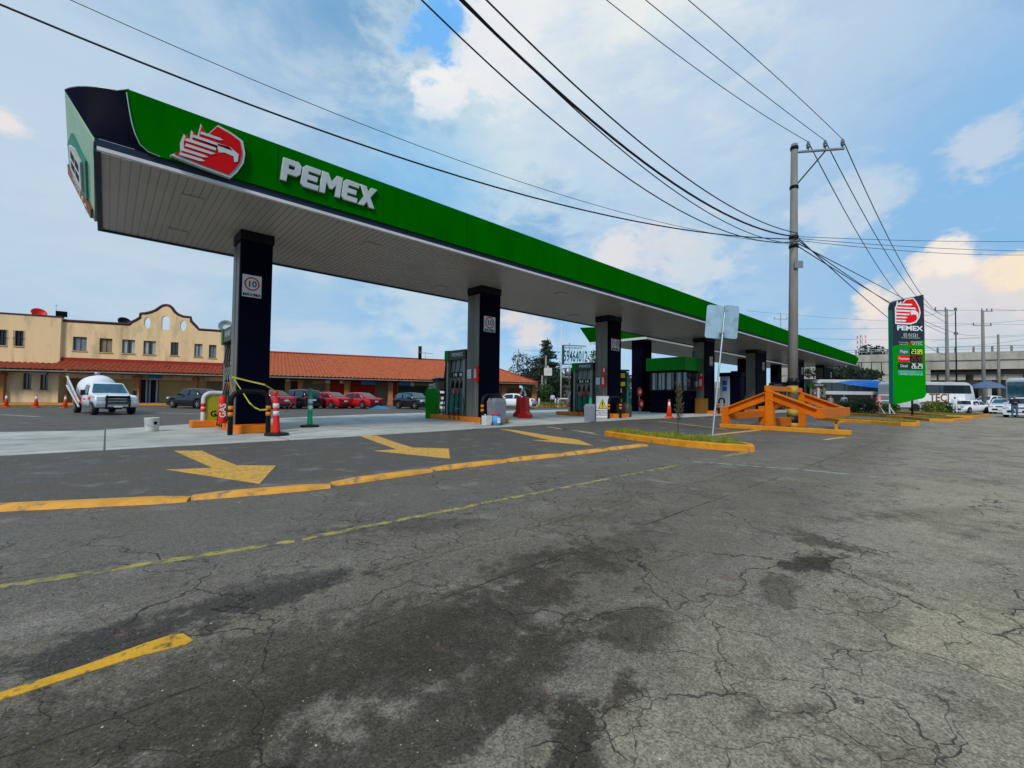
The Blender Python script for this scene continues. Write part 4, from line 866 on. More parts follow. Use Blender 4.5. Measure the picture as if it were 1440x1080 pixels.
for k, (a, b_, c_, D, l) in enumerate((((1050, 437), (1260, 452), (1475, 456), 150, 'far level line passing behind the price pylon'), ((1050, 460), (1230, 462), (1475, 447), 150, 'far crossing line above the canopy end'), ((1100, 474), (1260, 478), (1475, 470), 150, 'lower far crossing line above the canopy end'),
      ((1349, 436), (1400, 437), (1475, 434), 80, 'dark line leaving the far pole at right'), ((1387, 434), (1420, 436), (1475, 436), 82, 'thick line at the right edge'), ((1310, 480), (1380, 474), (1470, 470), 85, 'tangled line above the overpass'), ((1300, 488), (1390, 484), (1470, 472), 85, 'lower tangled line above the overpass'))):
    cable(AT(*a, D), b_, AT(*c_, D), .02 if D < 100 else .035, l)
for k, (y0, y1) in enumerate(((493, 493), (497, 507), (508, 520))): cable(AT(735, y0, 180), (765, (y0+y1)/2+1), AT(830, y0+2, 150), .05, ('top', 'middle', 'bottom')[k]+' transmission line right of the lattice mast')
# far poles
def farpole(px, ytop, ybot, D, label, r_=.16, arms=(), mat=concp):
    base = AT(px, ybot, D); topz = AT(px, ytop, D).z; t = empty('utility_pole', label, 'utility pole', (base.x, base.y, 0), YAW-R(90)); b = MB(); b.cyl((0, 0, 0), (0, 0, topz), r_*1.15, r_*.75, 10); b.build('pole_shaft', mat, t)
    for (dy, wl, wr) in arms:
        z = topz-dy; b = MB(); b.b2((-wl, -.06, z-.06), (wr, .06, z+.06)); b.build('cross_arm', steel, t)
        for xx in (-wl+.1, (wr-wl)/2, wr-.1): b = MB(); b.lathe([(.05, .06), (.1, .2), (.06, .3), (.1, .4), (.03, .5)], (xx, 0, z), 8); b.build('insulator', ceram, t)
    return t
farpole(1333, 434, 582, 63, 'concrete pole with long cross arm right of the price pylon', .23, ((.2, 1.7, 1.4),))
farpole(1345.5, 434, 560, 85, 'thin dark pole behind the pole with the long cross arm', .12, ((.3, .3, .3), (5, .4, .4)), black)
farpole(1384, 436, 577, 75, 'pole with two cross arms between the parked white cars', .26, ((.1, .2, 1.7), (2.6, 1.7, 1.5)))
farpole(1405.5, 470, 575, 90, 'plain grey pole in front of the overpass at right', .25)
farpole(1098, 440, 520, 110, 'distant three armed line mast above the canopy', .10, ((1.5, 1.7, 1.7),), steel)
# ------------------------------------------------------------------ signpost, grassy island, sapling
g = G(1001.5, 611, .12); tpnt = YP(1020, 430, g.y); sp_ = empty('signpost', 'leaning grey signpost with two blank pale blue sign backs on the grassy island', 'signpost', g)
d = tpnt-g; b = MB(); b.tube([(0, 0, -.1), d], .028, 8); b.build('post', steel, sp_)
tilt = math.atan2((tpnt.x-g.x)*.7, tpnt.z); zbot = YP(1017, 477, g.y).z-g.z; zh = tpnt.z-g.z-zbot
for s, (xa, xb, ro) in enumerate(((997.5, 1020.5, .35), (1021.5, 1043, -.2))):
    l = YP(xa, 454, g.y); r_ = YP(xb, 454, g.y); wd = (r_.x-l.x)*.80; m_ = Matrix.Translation(d*((zbot+zh/2)/d.z)+Vector((.0, -.03, 0)))
    ang = YAW-R(90)+R(0); 
    rw = .02
    hw = (15.8 if s == 0 else 15.0)/F*ray(1020, 454).dot(fw)*1.0
    hwid = abs(xb-xa)/F*(tpnt-CP).dot(fw)/2; hh = 23.3/F*(tpnt-CP).dot(fw)
    cr = .07; rp = []
    for (ax, az, s0) in ((hwid-cr, -hh+cr, 270), (hwid-cr, hh-cr, 0), (-hwid+cr, hh-cr, 90), (-hwid+cr, -hh+cr, 180)):
        for k in range(4): rp.append((ax+cr*math.cos(R(s0+30*k)), az+cr*math.sin(R(s0+30*k))))
    side = -1 if s == 0 else 1
    mm = Matrix.Translation(d*((zbot+zh*.52)/d.z)) @ Matrix.Rotation(ang, 4, 'Z') @ Matrix.Translation((side*(hwid+.012), .05, 0)) @ Matrix.Rotation(.10*side, 4, 'Z') @ Matrix.Rotation(R(4.5), 4, 'Y')
    shape([rp], signback, sp_, 'sign_plate', .004, 0, mm)
for f_ in (.78, .96):
    b = MB(); c_ = d*f_; b.box(c_, (.16, .07, .05), rz=YAW-R(90)); b.build('bolt_clamp', steel, sp_)
def kerbisland(near, width, h, label, grass=True, pts_n=None, mat=kerby, taper=(.3, .3)):
    P = [G(*q) for q in near]; n = len(P); far = []
    for i, p in enumerate(P):
        d = (P[min(i+1, n-1)]-P[max(i-1, 0)]).normalized(); q = Vector((-d.y, d.x, 0)); q = q if q.x > 0 else -q
        k = taper[0] if i == 0 else taper[1] if i == n-1 else 1; far.append(p+q*width*k)
    outer = [(p.x, p.y) for p in P]+[(p.x, p.y) for p in far[::-1]]; cx = sum(p[0] for p in outer)/len(outer); cy = sum(p[1] for p in outer)/len(outer)
    t = empty('traffic_island', label, 'traffic island', (cx, cy, 0.001), 0, 'yellow kerbed islands'); m_ = len(outer); b = MB()
    kw = .16; inner = []
    for i in range(m_):
        a, c_, e = Vector(outer[i-1]), Vector(outer[i]), Vector(outer[(i+1) % m_]); bis = ((a-c_).normalized()+(e-c_).normalized())
        if bis.length < .05: dd = (e-a).normalized(); bis = Vector((-dd.y, dd.x))
        bis.normalize(); 
        if bis.dot(Vector((cx, cy))-c_) < 0: bis = -bis
        inner.append(tuple(c_+bis*kw))
    vs = []
    for ring, z in ((outer, 0), (outer, h-.02), ([((o[0]*.85+i_[0]*.15), (o[1]*.85+i_[1]*.15)) for o, i_ in zip(outer, inner)], h), (inner, h), (inner, h-.08)): vs += [(a-cx, c_-cy, z) for a, c_ in ring]
    b.add(vs, [(r_*m_+i, r_*m_+(i+1) % m_, (r_+1)*m_+(i+1) % m_, (r_+1)*m_+i) for r_ in range(4) for i in range(m_)]); b.build('island_kerb', mat, t)
    b = MB(); b.add([(a-cx, c_-cy, h-.04) for a, c_ in inner], [tuple(range(m_))]); b.build('island_soil', soil, t)
    if grass:
        gb_ = MB(); k = len(P)
        for _ in range(grass):
            u = random.random()*(k-1); i = min(int(u), k-2); f_ = u-i; e = random.uniform(.12, .92); p = (P[i]*(1-f_)+P[i+1]*f_)*(1-e)+(far[i]*(1-f_)+far[i+1]*f_)*e
            if u > (k-1)*.93 or u < .04: continue
            hh_ = random.uniform(.03, .11)*(1+.6*math.sin(u*5)); a = random.uniform(0, 6.28); wv_ = .012
            b0 = Vector((p.x-cx, p.y-cy, h-.05)); tip = b0+Vector((random.gauss(0, .03), random.gauss(0, .03), hh_+.02)); s_ = Vector((math.cos(a), math.sin(a), 0))*wv_
            gb_.add([b0-s_, b0+s_, tip], [(0, 1, 2)], 0 if random.random() < .75 else 1)
        go = gb_.build('island_grass', [grassm, pm('dry_grass', (.24, .22, .05), .8)], t); go['kind'] = 'stuff'
    return t
kerbisland([(850, 613), (880, 618), (925, 624), (965, 629), (1010, 633), (1061, 636)], 1.35, .15, 'nearest kerbed island with grass, sapling and signpost', 9000, taper=(.55, .28))
kerbisland([(1149, 590), (1180, 593.5), (1225, 596), (1267, 599)], 3.2, .17, 'kerbed island at the right end of the orange ramp', 1500)
kerbisland([(1186, 583), (1230, 586), (1270, 588.5), (1307, 592.5)], 3.5, .17, 'kerbed island with hedge below the price pylon', 1200)
kerbisland([(1250, 580), (1290, 583.5), (1331, 587.5)], 4.5, .2, 'farthest kerbed island with the yellow bushes', 1000)
g = G(954, 614, .1); t = empty('sapling', 'thin young sapling tree on the nearest grassy island', 'sapling', g); b = MB()
b.tube([(0, 0, 0), (.01, .02, .35), (-.02, 0, .7), (.03, 0, 1.05), (.05, 0, 1.35)], [.016, .014, .012, .009, .004], 6)
fl = MB()
for i in range(150):
    z = random.uniform(.4, 1.4); a = random.uniform(0, 6.28); e = Vector((math.cos(a), math.sin(a), 1.4)).normalized()*random.uniform(.05, .2)*(1.5-z*.6); p = Vector((.02, 0, z))
    if i % 3 == 0: b.tube([p, p+e], .003, 4)
    for q in (.5, 1): c_ = p+e*q; s_ = Vector((random.gauss(0, 1), random.gauss(0, 1), 0)).normalized()*.014; fl.add([c_-s_, c_+Vector((0, 0, -.02)), c_+s_, c_+e.normalized()*.06], [(0, 1, 2, 3)])
b.build('stem', bark, t); fl.build('leaves', pm('sapling_leaf', (.10, .09, .03), .7, var=.4), t)
# ------------------------------------------------------------------ orange ramp
XR1 = 18.1
rp = empty('service_ramp', 'orange steel service ramp of two peaked beams round the utility pole', 'ramp', (0, 0, 0))
def RY(px, X=XR1): return XP(px, 590, X).y
def RZ(px, py, X=XR1): return XP(px, py, X).z
XR2 = XR1+4.2
yl, ym, ye, yr = RY(1021), RY(1083), RY(1150), RY(1150)-.0
zpk = RZ(1083, 549); zl = RZ(1024, 573); zr = RZ(1150, 574)
def Ibeam(b, P0, P1, hgt, wd):
    P0 = Vector(P0); P1 = Vector(P1)
    for oz, ww, hh in ((0, wd, .05), (-hgt+.05, wd, .05), (-hgt/2+.025, .06, hgt-.05)):
        o = Vector((0, 0, oz-.025 if oz > -.3 or ww == wd else oz)); z0 = oz+(.0 if ww == wd else (hgt-.1)/2)
        lo = oz-.05 if ww == wd else -hgt+.06; hi = oz if ww == wd else -.05
        vs = [p+Vector((sx_*ww/2, 0, zz)) for p in (P0, P1) for sx_ in (-1, 1) for zz in (lo, hi)]
        b.add(vs, [(0, 1, 3, 2), (4, 6, 7, 5), (0, 4, 5, 1), (2, 3, 7, 6), (0, 2, 6, 4), (1, 5, 7, 3)])
for X, dx in ((XR1, 0), (XR2, 0)):
    b = MB(); Ibeam(b, (X, yl-.0, zl), (X, ym, zpk), .34, .30); b.build('ramp_beam', rampo, rp, bevel=.006)
    b = MB(); Ibeam(b, (X, ym, zpk), (X, ye, zr), .34, .30); b.build('ramp_beam', rampo, rp, bevel=.006)
for X in (XR1, XR2):
    b = MB(); b.b2((X-.14, yl-.13, 0), (X+.14, yl+.13, zl+.02)); b.build('ramp_post', rampo, rp, bevel=.01)
    b = MB(); b.b2((X-.14, ym-.13, 0), (X+.14, ym+.13, zpk-.05)); b.build('ramp_post', rampo, rp, bevel=.01)
b = MB(); b.b2((XR1-.1, ym+.0, zpk-.02), (XR2+.1, ym+.16, zpk+.18)); b.build('cross_beam', rampo, rp, bevel=.01)
b = MB(); b.b2((XR1-.02, ye-.15, zr-.36), (XR2+.3, ye+.05, zr)); b.build('end_beam', rampo, rp, bevel=.01)
b = MB(); b.b2((XR1+.1, yl-.1, .35), (XR2-.1, yl+.0, .62)); b.b2((XR1+.15, ym-.02, .10), (XR2-1.2, ym+.08, .45)); b.build('tie_beam', rampo, rp)
yq = RY(1190, XR1); b = MB(); b.b2((XR1-.15, 3.0, 0.001), (XR1+.15, yl+.2, .17)); b.build('ramp_kerb', kerby, rp, bevel=.02)
b = MB(); b.b2((XR1-.04, RY(1176)-.04, .17), (XR1+.04, RY(1176)+.04, .42)); b.box((XR1, RY(1176)-.08, .42), (.08, .3, .05), rx=-.3); b.build('end_stop', kerby, rp)
# ------------------------------------------------------------------ price pylon
pyb = G(1276, 588); DPY = (pyb-CP).dot(fw); py_ = empty('price_pylon', 'tall slanted price pylon, navy above and green below, with red eagle emblem and fuel prices', 'price pylon', (pyb.x, pyb.y, 0), YAW-R(90)+R(7))
pc = (pyb-CP).dot(fw); 
def Q(px, py): # pylon face: unit conversion at its distance
    p = AT(px, py, pc); return ((px-1276)/F*pc/ math.cos(R(7))*.99, p.z)
out = [Q(1250.5, 433), Q(1251.5, 428), Q(1254, 424.5), Q(1258, 422.5), Q(1301, 413), Q(1303, 554), Q(1301.5, 557.5), Q(1298, 560), Q(1252.5, 569)]
pygreen = pm('pylon_green', (.001, .27, .002), .5, spec=.02, var=.03); pynavy = pm('pylon_navy', (.018, .024, .038), .45, var=.05)
low = [Q(1250.8, 487), Q(1301.8, 477.5), Q(1303, 554), Q(1301.5, 557.5), Q(1298, 560), Q(1252.5, 569)]
upp = [Q(1250.5, 433), Q(1251.5, 428), Q(1254, 424.5), Q(1258, 422.5), Q(1301, 413), Q(1301.8, 477.4), Q(1250.8, 486.9)]
shape([low], pygreen, py_, 'lower_panel', .15); shape([upp], pynavy, py_, 'upper_panel', .15)
b = MB(); zc0 = Q(1252, 569)[1]; xa = Q(1252, 500)[0]; b.b2((xa-.08, -.145, zc0+.05), (xa-.002, .145, Q(1250, 436)[1])); b.build('side_edge', teal, py_)
b = MB(); b.b2((-1.2, -.1, 0), (1.3, .1, zc0+.7)); b.b2((-.9, -.25, 0), (-.6, .25, zc0+.2)); b.build('pylon_footing', steel, py_) if 0 else None
xq = Q(1284, 570)[0]; b = MB(); b.cyl((xq, .0, 0), (xq, .0, zc0+.8), .06); b.build('pylon_leg', black, py_)
x0_, z0_ = Q(1254, 456); x1_, z1_ = Q(1295, 418)
lg = logo(py_, white, pm('emblem_red', (.80, .008, .008), .5, spec=.1), lambda u, v: (x0_+u*(x1_-x0_), z0_+v*(z1_-z0_)), 'emblem', True, d1=.01, d2=.008); lg.location.y = -.175
MT = Matrix.Translation((0, -.17, 0))
PT_LATER = 1
def PT(s_, px, py, hpx, mat, sx=1, off=.006, nm='pylon_lettering'):
    x_, z_ = Q(px, py); return text(s_, hpx/F*pc*1.38, mat, py_, (x_, -.178, z_), nm, .004, off, sx)
PT('PEMEX', 1277.3, 461.8, 6.6, white, 1.5, .016, 'pylon_name'); PT('ES 01531', 1279, 471.5, 4.6, letterw, 1.0); PT('PLAZA SAN PEDRO', 1279, 475.3, 2.0, letterw, 1.25, 0)
PT('A', 1278.2, 483, 6.0, red, 1.1, .01); PT('DITEC', 1288.3, 483, 5.4, letterw, .85, .006); PT('GASOLINERA', 1267, 481.8, 1.6, letterw, 1.2, 0); PT('DEDICADA', 1267, 484.6, 1.6, letterw, 1.2, 0)
def plate(p0, p1, mat, nm='price_plate', y=-.17): a = Q(*p0); b_ = Q(*p1); m_ = MB(); m_.b2((a[0], y-.008, b_[1]), (b_[0], y+.01, a[1])); return m_.build(nm, mat, py_)
def seg(val, xc, zc, mat):
    u = pc/F*.98; w_, h_, k = 3.3*u, 7.0*u, .8*u; b = MB(); x = xc-8.2*u
    S7 = {'0': 'abcdef', '1': 'bc', '2': 'abged', '3': 'abgcd', '4': 'fgbc', '5': 'afgcd', '6': 'afgedc', '7': 'abc', '8': 'abcdefg', '9': 'abcdfg'}
    for ch in val:
        if ch == '.': b.b2((x-.1*u, -.190, zc-h_/2), (x+.8*u, -.184, zc-h_/2+k)); x += 1.5*u; continue
        B_ = {'a': (x+k*.6, zc+h_/2-k, x+w_-k*.6, zc+h_/2), 'g': (x+k*.6, zc-k/2, x+w_-k*.6, zc+k/2), 'd': (x+k*.6, zc-h_/2, x+w_-k*.6, zc-h_/2+k), 'f': (x, zc+k*.2, x+k, zc+h_/2-k*.4), 'b': (x+w_-k, zc+k*.2, x+w_, zc+h_/2-k*.4), 'e': (x, zc-h_/2+k*.4, x+k, zc-k*.2), 'c': (x+w_-k, zc-h_/2+k*.4, x+w_, zc-k*.2)}
        for q in S7[ch]: x0, z0, x1, z1 = B_[q]; b.b2((x0, -.190, z0), (x1, -.184-.0004*'abcdefg'.index(q), z1))
        x += 4.2*u
    b.build('price_digits', mat, py_)
ledg = glow('led_green', (.55, .85, .05), .9); ledr = glow('led_red', (.35, .01, .03), .4); ledw = glow('led_white', (.85, .9, .95), .75)
for (yy, word, lc, val, lm) in ((494.5, 'Magna', bpy.data.materials['teal_panel'], '23.89', ledg), (504.5, 'Premium', bpy.data.materials['emblem_red'], '25.49', ledr), (514.8, 'Diesel', pynavy, '26.29', ledw)):
    plate((1258, yy-4.6), (1277, yy+4.6), lc); plate((1277.5, yy-4.6), (1297.5, yy+4.6), black)
    x_, z_ = Q(1267.5, yy); text(word, 4.6/F*pc*1.2, white, py_, (x_, -.181, z_), 'fuel_name', .003, .0, .85)
    x_, z_ = Q(1287.5, yy); seg(val, x_, z_, lm)
plate((1258, 521), (1297.5, 528.5), pm('pale_teal', (.02, .36, .2), .5)); PT('ATENCION AL CLIENTE', 1272, 523, 1.8, letterw, 1, 0); PT('01800 7 30 8 02 18', 1279, 526.5, 2.6, letterw, 1.25, 0)
# white price frame stand
g = G(1245, 583.5); t = empty('sign_frame', 'empty white tubular sign frame left of the price pylon', 'sign frame', (g.x, g.y, .1), YAW-R(90)); s = (g-CP).dot(fw)/F
b = MB()
for xx in (-8, 6): b.tube([(xx*s, 0, 0), (xx*s, 0, 26*s)], .06, 6); b.tube([(xx*s+3*s, -.3, 0), (xx*s, 0, 10*s)], .05, 6)
b.tube([(-10*s, 0, 26*s), (8*s, 0, 26*s)], .06, 6); b.tube([(-10*s, 0, 18*s), (8*s, 0, 18*s)], .06, 6); b.tube([(-10*s, 0, 18*s), (-10*s, 0, 26*s)], .05, 6); b.tube([(8*s, 0, 18*s), (8*s, 0, 26*s)], .05, 6); b.build('frame_tubes', offw, t)
g = G(1237.5, 578.5); t = empty('red_drum_barrel', 'red channelizer drum behind the white sign frame', 'channelizer', (g.x, g.y, .0)); b = MB(); b.lathe([(.45, 0), (.42, 1.6), (.3, 1.7), (0, 1.7)], n=14); b.build('drum_body', redp, t); b = MB(); b.lathe([(.455, .5), (.45, .7)], n=14); b.lathe([(.45, 1.0), (.44, 1.2)], n=14); b.build('drum_band', offw, t)
# ------------------------------------------------------------------ colonial shop buildings
FD = R(-18.3); fdir = Vector((math.cos(FD), math.sin(FD), 0)); fnor = Vector((math.sin(FD), -math.cos(FD), 0))   # fnor points towards the road
FO = AT(0, 568, 34.8); FO.z = 0
def FP(px, py, off=0.0):          # point on the facade plane (off metres towards the road) as (s, z)
    d = ray(px, py); o = FO+fnor*off; t = (o-CP).dot(fnor)/d.dot(fnor); p = CP+d*t; return ((p-FO).dot(fdir), p.z)
def z2(x, y): return (x/4.5, 400+y/4.5)      # reading of an enlarged view
hall = empty('shop_building', 'two storey mustard colonial shop building with curved gable and clay tile eave', 'building', FO, FD)
def wpoly(lst, off=0): return [FP(a, b, off) for a, b in lst]
sL = FP(-60, 500)[0]; s1 = FP(88, 500)[0]; s2 = FP(316, 500)[0]
gab = [z2(*q) for q in ((825, 258), (838, 243), (862, 232), (890, 215), (893, 190), (925, 188), (960, 180), (990, 168), (1012, 152), (1030, 140), (1052, 136), (1075, 140), (1092, 155), (1108, 178), (1130, 196), (1160, 208), (1208, 213), (1212, 238), (1245, 272), (1262, 290), (1420, 300))]
topl = [(88, 452)]+gab; tp_ = wpoly(topl)
def rect(px0, py0, px1, py1, off=0):
    a = FP(px0, py0, off); b_ = FP(px1, py1, off); c_ = FP(px0, py1, off); return (min(a[0], b_[0]), min(c_[1], b_[1]), max(a[0], b_[0]), max(a[1], a[1]))
wins = [(468, 328, 552, 416), (635, 338, 713, 426), (778, 346, 856, 433), (912, 354, 987, 440), (1084, 363, 1130, 446), (1233, 373, 1281, 454), (1325, 380, 1369, 462)]
def wr(q): x0, y0, x1, y1 = q; a = z2(x0, y0); b_ = z2(x1, y1); return rect(a[0], a[1]+.6, b_[0], b_[1]+.6)
holes = []
for q in wins: x0, z0, x1, z1 = wr(q); holes.append([(x0, z0), (x1, z0), (x1, z1), (x0, z1)])
for q in ((915, 205, 955, 278), (1027, 195, 1075, 283), (1143, 225, 1180, 293)):
    x0, z0, x1, z1 = wr(q); cx, rx_h = (x0+x1)/2, (x1-x0)/2; zz = z1-rx_h
    if q[0] == 1027: holes.append([(x0, z0), (x1, z0)]+[(cx+rx_h*math.cos(R(a)), zz+rx_h*math.sin(R(a))) for a in range(0, 181, 20)])
    else: holes.append([(cx+rx_h*math.cos(R(a)), (z0+z1)/2+(z1-z0)/2*math.sin(R(a))) for a in range(0, 360, 20)])
ztop_l = FP(88, 452)[1]
wallp = tp_+[(s2, 2.2), (s1, 2.2)]
shape([wallp]+holes, wallyel, hall, 'upper_wall', .15)
b = MB(); b.tube([(a, -.1, z+.05) for a, z in tp_], .13, 6); b.build('coping', brown, hall)
b = MB(); b.b2((s1, .5, 2.2), (s2, 8, 6.0)); b.build('rear_block', wallyel, hall)
# left block, one pace forward
zl1 = FP(88, 447, .3)[1]
lb = [(sL, 0), (s1, 0), (s1, zl1), (sL, zl1)]; lh = []
for q in ((10, 288, 60, 385), (117, 294, 166, 390)): x0, z0, x1, z1 = wr(q); lh.append([(x0, z0), (x1, z0), (x1, z1), (x0, z1)])
for q in ((168, 560, 217, 660), (275, 560, 322, 665)): x0, z0, x1, z1 = wr(q); lh.append([(x0, z0), (x1, z0), (x1, z1), (x0, z1)])
shape([lb]+lh, wallyel, hall, 'left_wall', .15, mtx=Matrix.Translation((0, -.3, 0)))
b = MB(); b.b2((sL, -.14, 2.9), (s1, 7, zl1-.1)); b.build('left_block', wallyel, hall) if 0 else None
b = MB(); b.b2((s1-.14, -.14, 0), (s1, 7, zl1)); b.b2((sL, 6.8, 0), (s1, 7, zl1)); b.build('return_wall', wallyel, hall)
b = MB(); b.b2((sL-.1, -.50, zl1), (s1+.06, -.12, zl1+.11)); b.build('coping', brown, hall)
def window(q, off=0.0, cur=False, grille=False, glass=glassd):
    x0, z0, x1, z1 = wr(q); y = -off+.02; e = MB(); t = .05
    for lo, hi in (((x0, y, z0), (x0+t, y+.06, z1)), ((x1-t, y, z0), (x1, y+.06, z1)), ((x0+t, y, z0), (x1-t, y+.06, z0+t)), ((x0+t, y, z1-t), (x1-t, y+.06, z1)), (((x0+x1)/2-.02, y, z0+t), ((x0+x1)/2+.02, y+.05, z1-t))): e.b2(lo, hi)
    w_ = e.build('window', brown if not grille else black, hall); p = MB(); p.b2((x0+t, y+.03, z0+t), (x1-t, y+.045, z1-t)); p.build('pane', glass, w_)
    if cur: c_ = MB(); c_.b2((x0+t, y+.01, z0+t), (x0+(x1-x0)*.36, y+.028, z1-t)); c_.b2((x1-(x1-x0)*.3, y+.01, z0+t), (x1-t, y+.028, z1-t)); c_.build('curtain', curtain, w_)
    s_ = MB(); s_.b2((x0-.06, -off-.22, z0-.08), (x1+.06, -off-.16, z0)); s_.build('sill', walldk, w_)
    if grille:
        g_ = MB()
        for k in range(5): xx = x0-.05+(x1-x0+.1)*k/4; g_.tube([(xx, -off-.2, z0-.06), (xx, -off-.2, z1+.06)], .014, 4)
        g_.tube([(x0-.15, -off-.2, (z0+z1)/2), (x1+.15, -off-.2, (z0+z1)/2)], .014, 4); g_.build('window_grille', black, w_)
gcol = pm('window_blue', (.16, .2, .24), .2, var=.2)
for k, q in enumerate(wins): window(q, 0, k in (2, 3, 5), False, (gcol, shoptan, glassd, glassd, glassd, gcol, gcol)[k])
for q in ((10, 288, 60, 385), (117, 294, 166, 390)): window(q, .3, False, True)
for q in ((168, 560, 217, 660), (275, 560, 322, 665)): window(q, .3, False, False)
# ground floor behind the arcade
zf = 2.75
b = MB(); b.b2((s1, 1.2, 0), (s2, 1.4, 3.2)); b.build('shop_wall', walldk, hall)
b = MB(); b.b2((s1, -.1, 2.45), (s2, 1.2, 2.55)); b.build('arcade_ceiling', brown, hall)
def onwall(parent, q, nm, mat, off=-1.18, th=.04):
    a = z2(q[0], q[1]); c_ = z2(q[2], q[3]); x0, z0, x1, z1 = rect(a[0], a[1], c_[0], c_[1], off); b = MB(); b.b2((x0, -off-th, max(z0, .02)), (x1, -off-.001, z1)); return b.build(nm, mat, parent)
def onwallp(parent, x0, y0, x1, y1, nm, mat, off=-1.18, th=.04): return onwall(parent, ((x0)*4.5, (y0-400)*4.5, x1*4.5, (y1-400)*4.5), nm, mat, off, th)
onwall(hall, (392, 560, 430, 760), 'door', darkin); d_ = onwall(hall, (885, 582, 1000, 752), 'door', darkin)
for xx in (925, 945, 990): onwall(hall, (xx, 585, xx+6, 750), 'door_bar', steel, -1.12)
onwall(hall, (430, 600, 520, 700), 'shop_window', shoptan); onwall(hall, (1310, 590, 1400, 740), 'shop_window', shoptan)
def pillar_at(parent, px, wpx, off, ztop, mat=pillar, e=0):
    a = FP(px, 560, off)[0]; b_ = FP(px+wpx, 560, off)[0]; m_ = MB(); m_.b2((a, -off-.2, 0), (b_, -off+.25, ztop)); m_.b2((a-.06, -off-.26, ztop-.25), (b_+.06, -off+.3, ztop-.1)); m_.b2((a-.05, -off-.25, 0), (b_+.05, -off+.3, .3)); return m_.build('pillar', mat, parent, bevel=.02)
for px, wd in ((-1, 7.5), (187.5, 9), (270.5, 7)): pillar_at(hall, px, wd, .6, 2.5)
def eave(parent, sA, sB, yb, zb, yf, zf_, mat=tiles, per=.34, rows=1, nm='tile_roof', hipR=0, amp=.075):
    """a run of half round clay tiles from the back (yb, zb) down to the eave (-yf, zf_)"""
    n = int((sB-sA)/per)*4; b = MB(); rws = 14 if rows > 1 else 6; vs = []
    for j in range(rws+1):
        for k_ in (0, 1):
            if k_ == 1 and j == rws: continue
            t = j/rws; y = yb+(-yf-yb)*t; z = zb+(zf_-zb)*t + (0 if k_ == 0 else -.03)
            sb_ = sB-hipR*(1-t)
            for i in range(n+1): s_ = sA+(sb_-sA)*i/n; vs.append((s_, y+(0 if k_ == 0 else .0), z+amp*abs(math.sin(math.pi*i/4))+random.uniform(-.006, .006)))
    R_ = len(vs)//(n+1); b.add(vs, [(j*(n+1)+i, j*(n+1)+i+1, (j+1)*(n+1)+i+1, (j+1)*(n+1)+i) for j in range(R_-1) for i in range(n)], 0)
    o = b.build(nm, mat, parent)
    q = MB(); q.b2((sA, -yf+.02, zf_-.16), (sB, -yf+.12, zf_-.06)); q.build('fascia_board', concp, parent); return o
ze = FP(120, 521, 2.2)[1]; zr_ = FP(200, 508, .2)[1]
eave(hall, sL, s1-.1, .0-.32, ze+.62, 2.2, ze, tiles_red); eave(hall, s1-.1, s2+.3, -.16, ze+.85, 2.2, ze, tiles_red)
b = MB(); b.b2((sL, -.42, ze+.55), (s1, -.302, ze+.98)); b.b2((s1, -.22, ze+.80), (s2+.3, -.152, ze+1.12)); b.build('red_band', redband, hall)
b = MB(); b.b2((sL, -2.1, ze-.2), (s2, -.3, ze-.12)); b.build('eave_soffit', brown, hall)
b = MB(); b.b2((sL, -3.2, .0), (s2+3, 1.4, .14)); struct(b.build('shop_pavement', concp, None, FO)).rotation_euler.z = FD
b = MB(); b.b2((sL, -3.36, .0), (FP(370, 560, 3)[0], -3.2, .16)); o = b.build('kerb', kerby, None, FO); o.rotation_euler.z = FD; struct(o)
# shop signs (top-level: hung on the building) as its parts
sg = [(190, 540, 295, 568, offw), (345, 542, 385, 575, offw), (937, 562, 1026, 594, bluesign), (1050, 568, 1078, 594, walldk)]
for k, q in enumerate(sg): o = onwall(hall, q[:4], 'shop_sign', q[4], .5 if k else .6, .05)
# roof clutter
def roofthing(px, py, nm, label, cat, fn, off=-1.5): s_, z_ = FP(px, py, off); p = FO+fdir*s_-fnor*(-off); p.z = z_; b = MB(); fn(b); return tag(b.build(nm, fn.mat, None, p), label, cat)
def dish(b): b.lathe([(0, .1), (.25, .14), (.42, .25), (.5, .4), (.48, .4), (.38, .27), (.2, .17)], (0, 0, 0), 14); b.cyl((0, 0, -.5), (0, 0, .15), .04)
for px, py, c_, l in ((53, 444, redp, 'small red satellite dish on the left roof'), (173, 456, black, 'dark satellite dish left of the curved gable')):
    dish.mat = c_; o = roofthing(px, py, 'satellite_dish', l, 'satellite dish', dish); o.rotation_euler = (R(55), 0, .3)
dish.mat = steel; o = roofthing(318.5, 462, 'satellite_dish', 'grey satellite dish behind the nearest column', 'satellite dish', dish); o.rotation_euler = (R(70), 0, -.3); o.scale = (1.3,)*3
def fl_(b): b.box((0, 0, .15), (.7, .2, .45), rx=.4); b.cyl((0, 0, -.4), (0, 0, .1), .04)
fl_.mat = black; roofthing(86.5, 444, 'flood_light', 'black floodlight on the corner of the left roof', 'floodlight', fl_)
def ant(b): b.cyl((0, 0, -.6), (0, 0, 1.1), .015); b.cyl((-.12, 0, 1.0), (.12, 0, 1.0), .01)
ant.mat = steel; roofthing(78.5, 446, 'antenna', 'thin antenna rod beside the floodlight', 'antenna', ant)
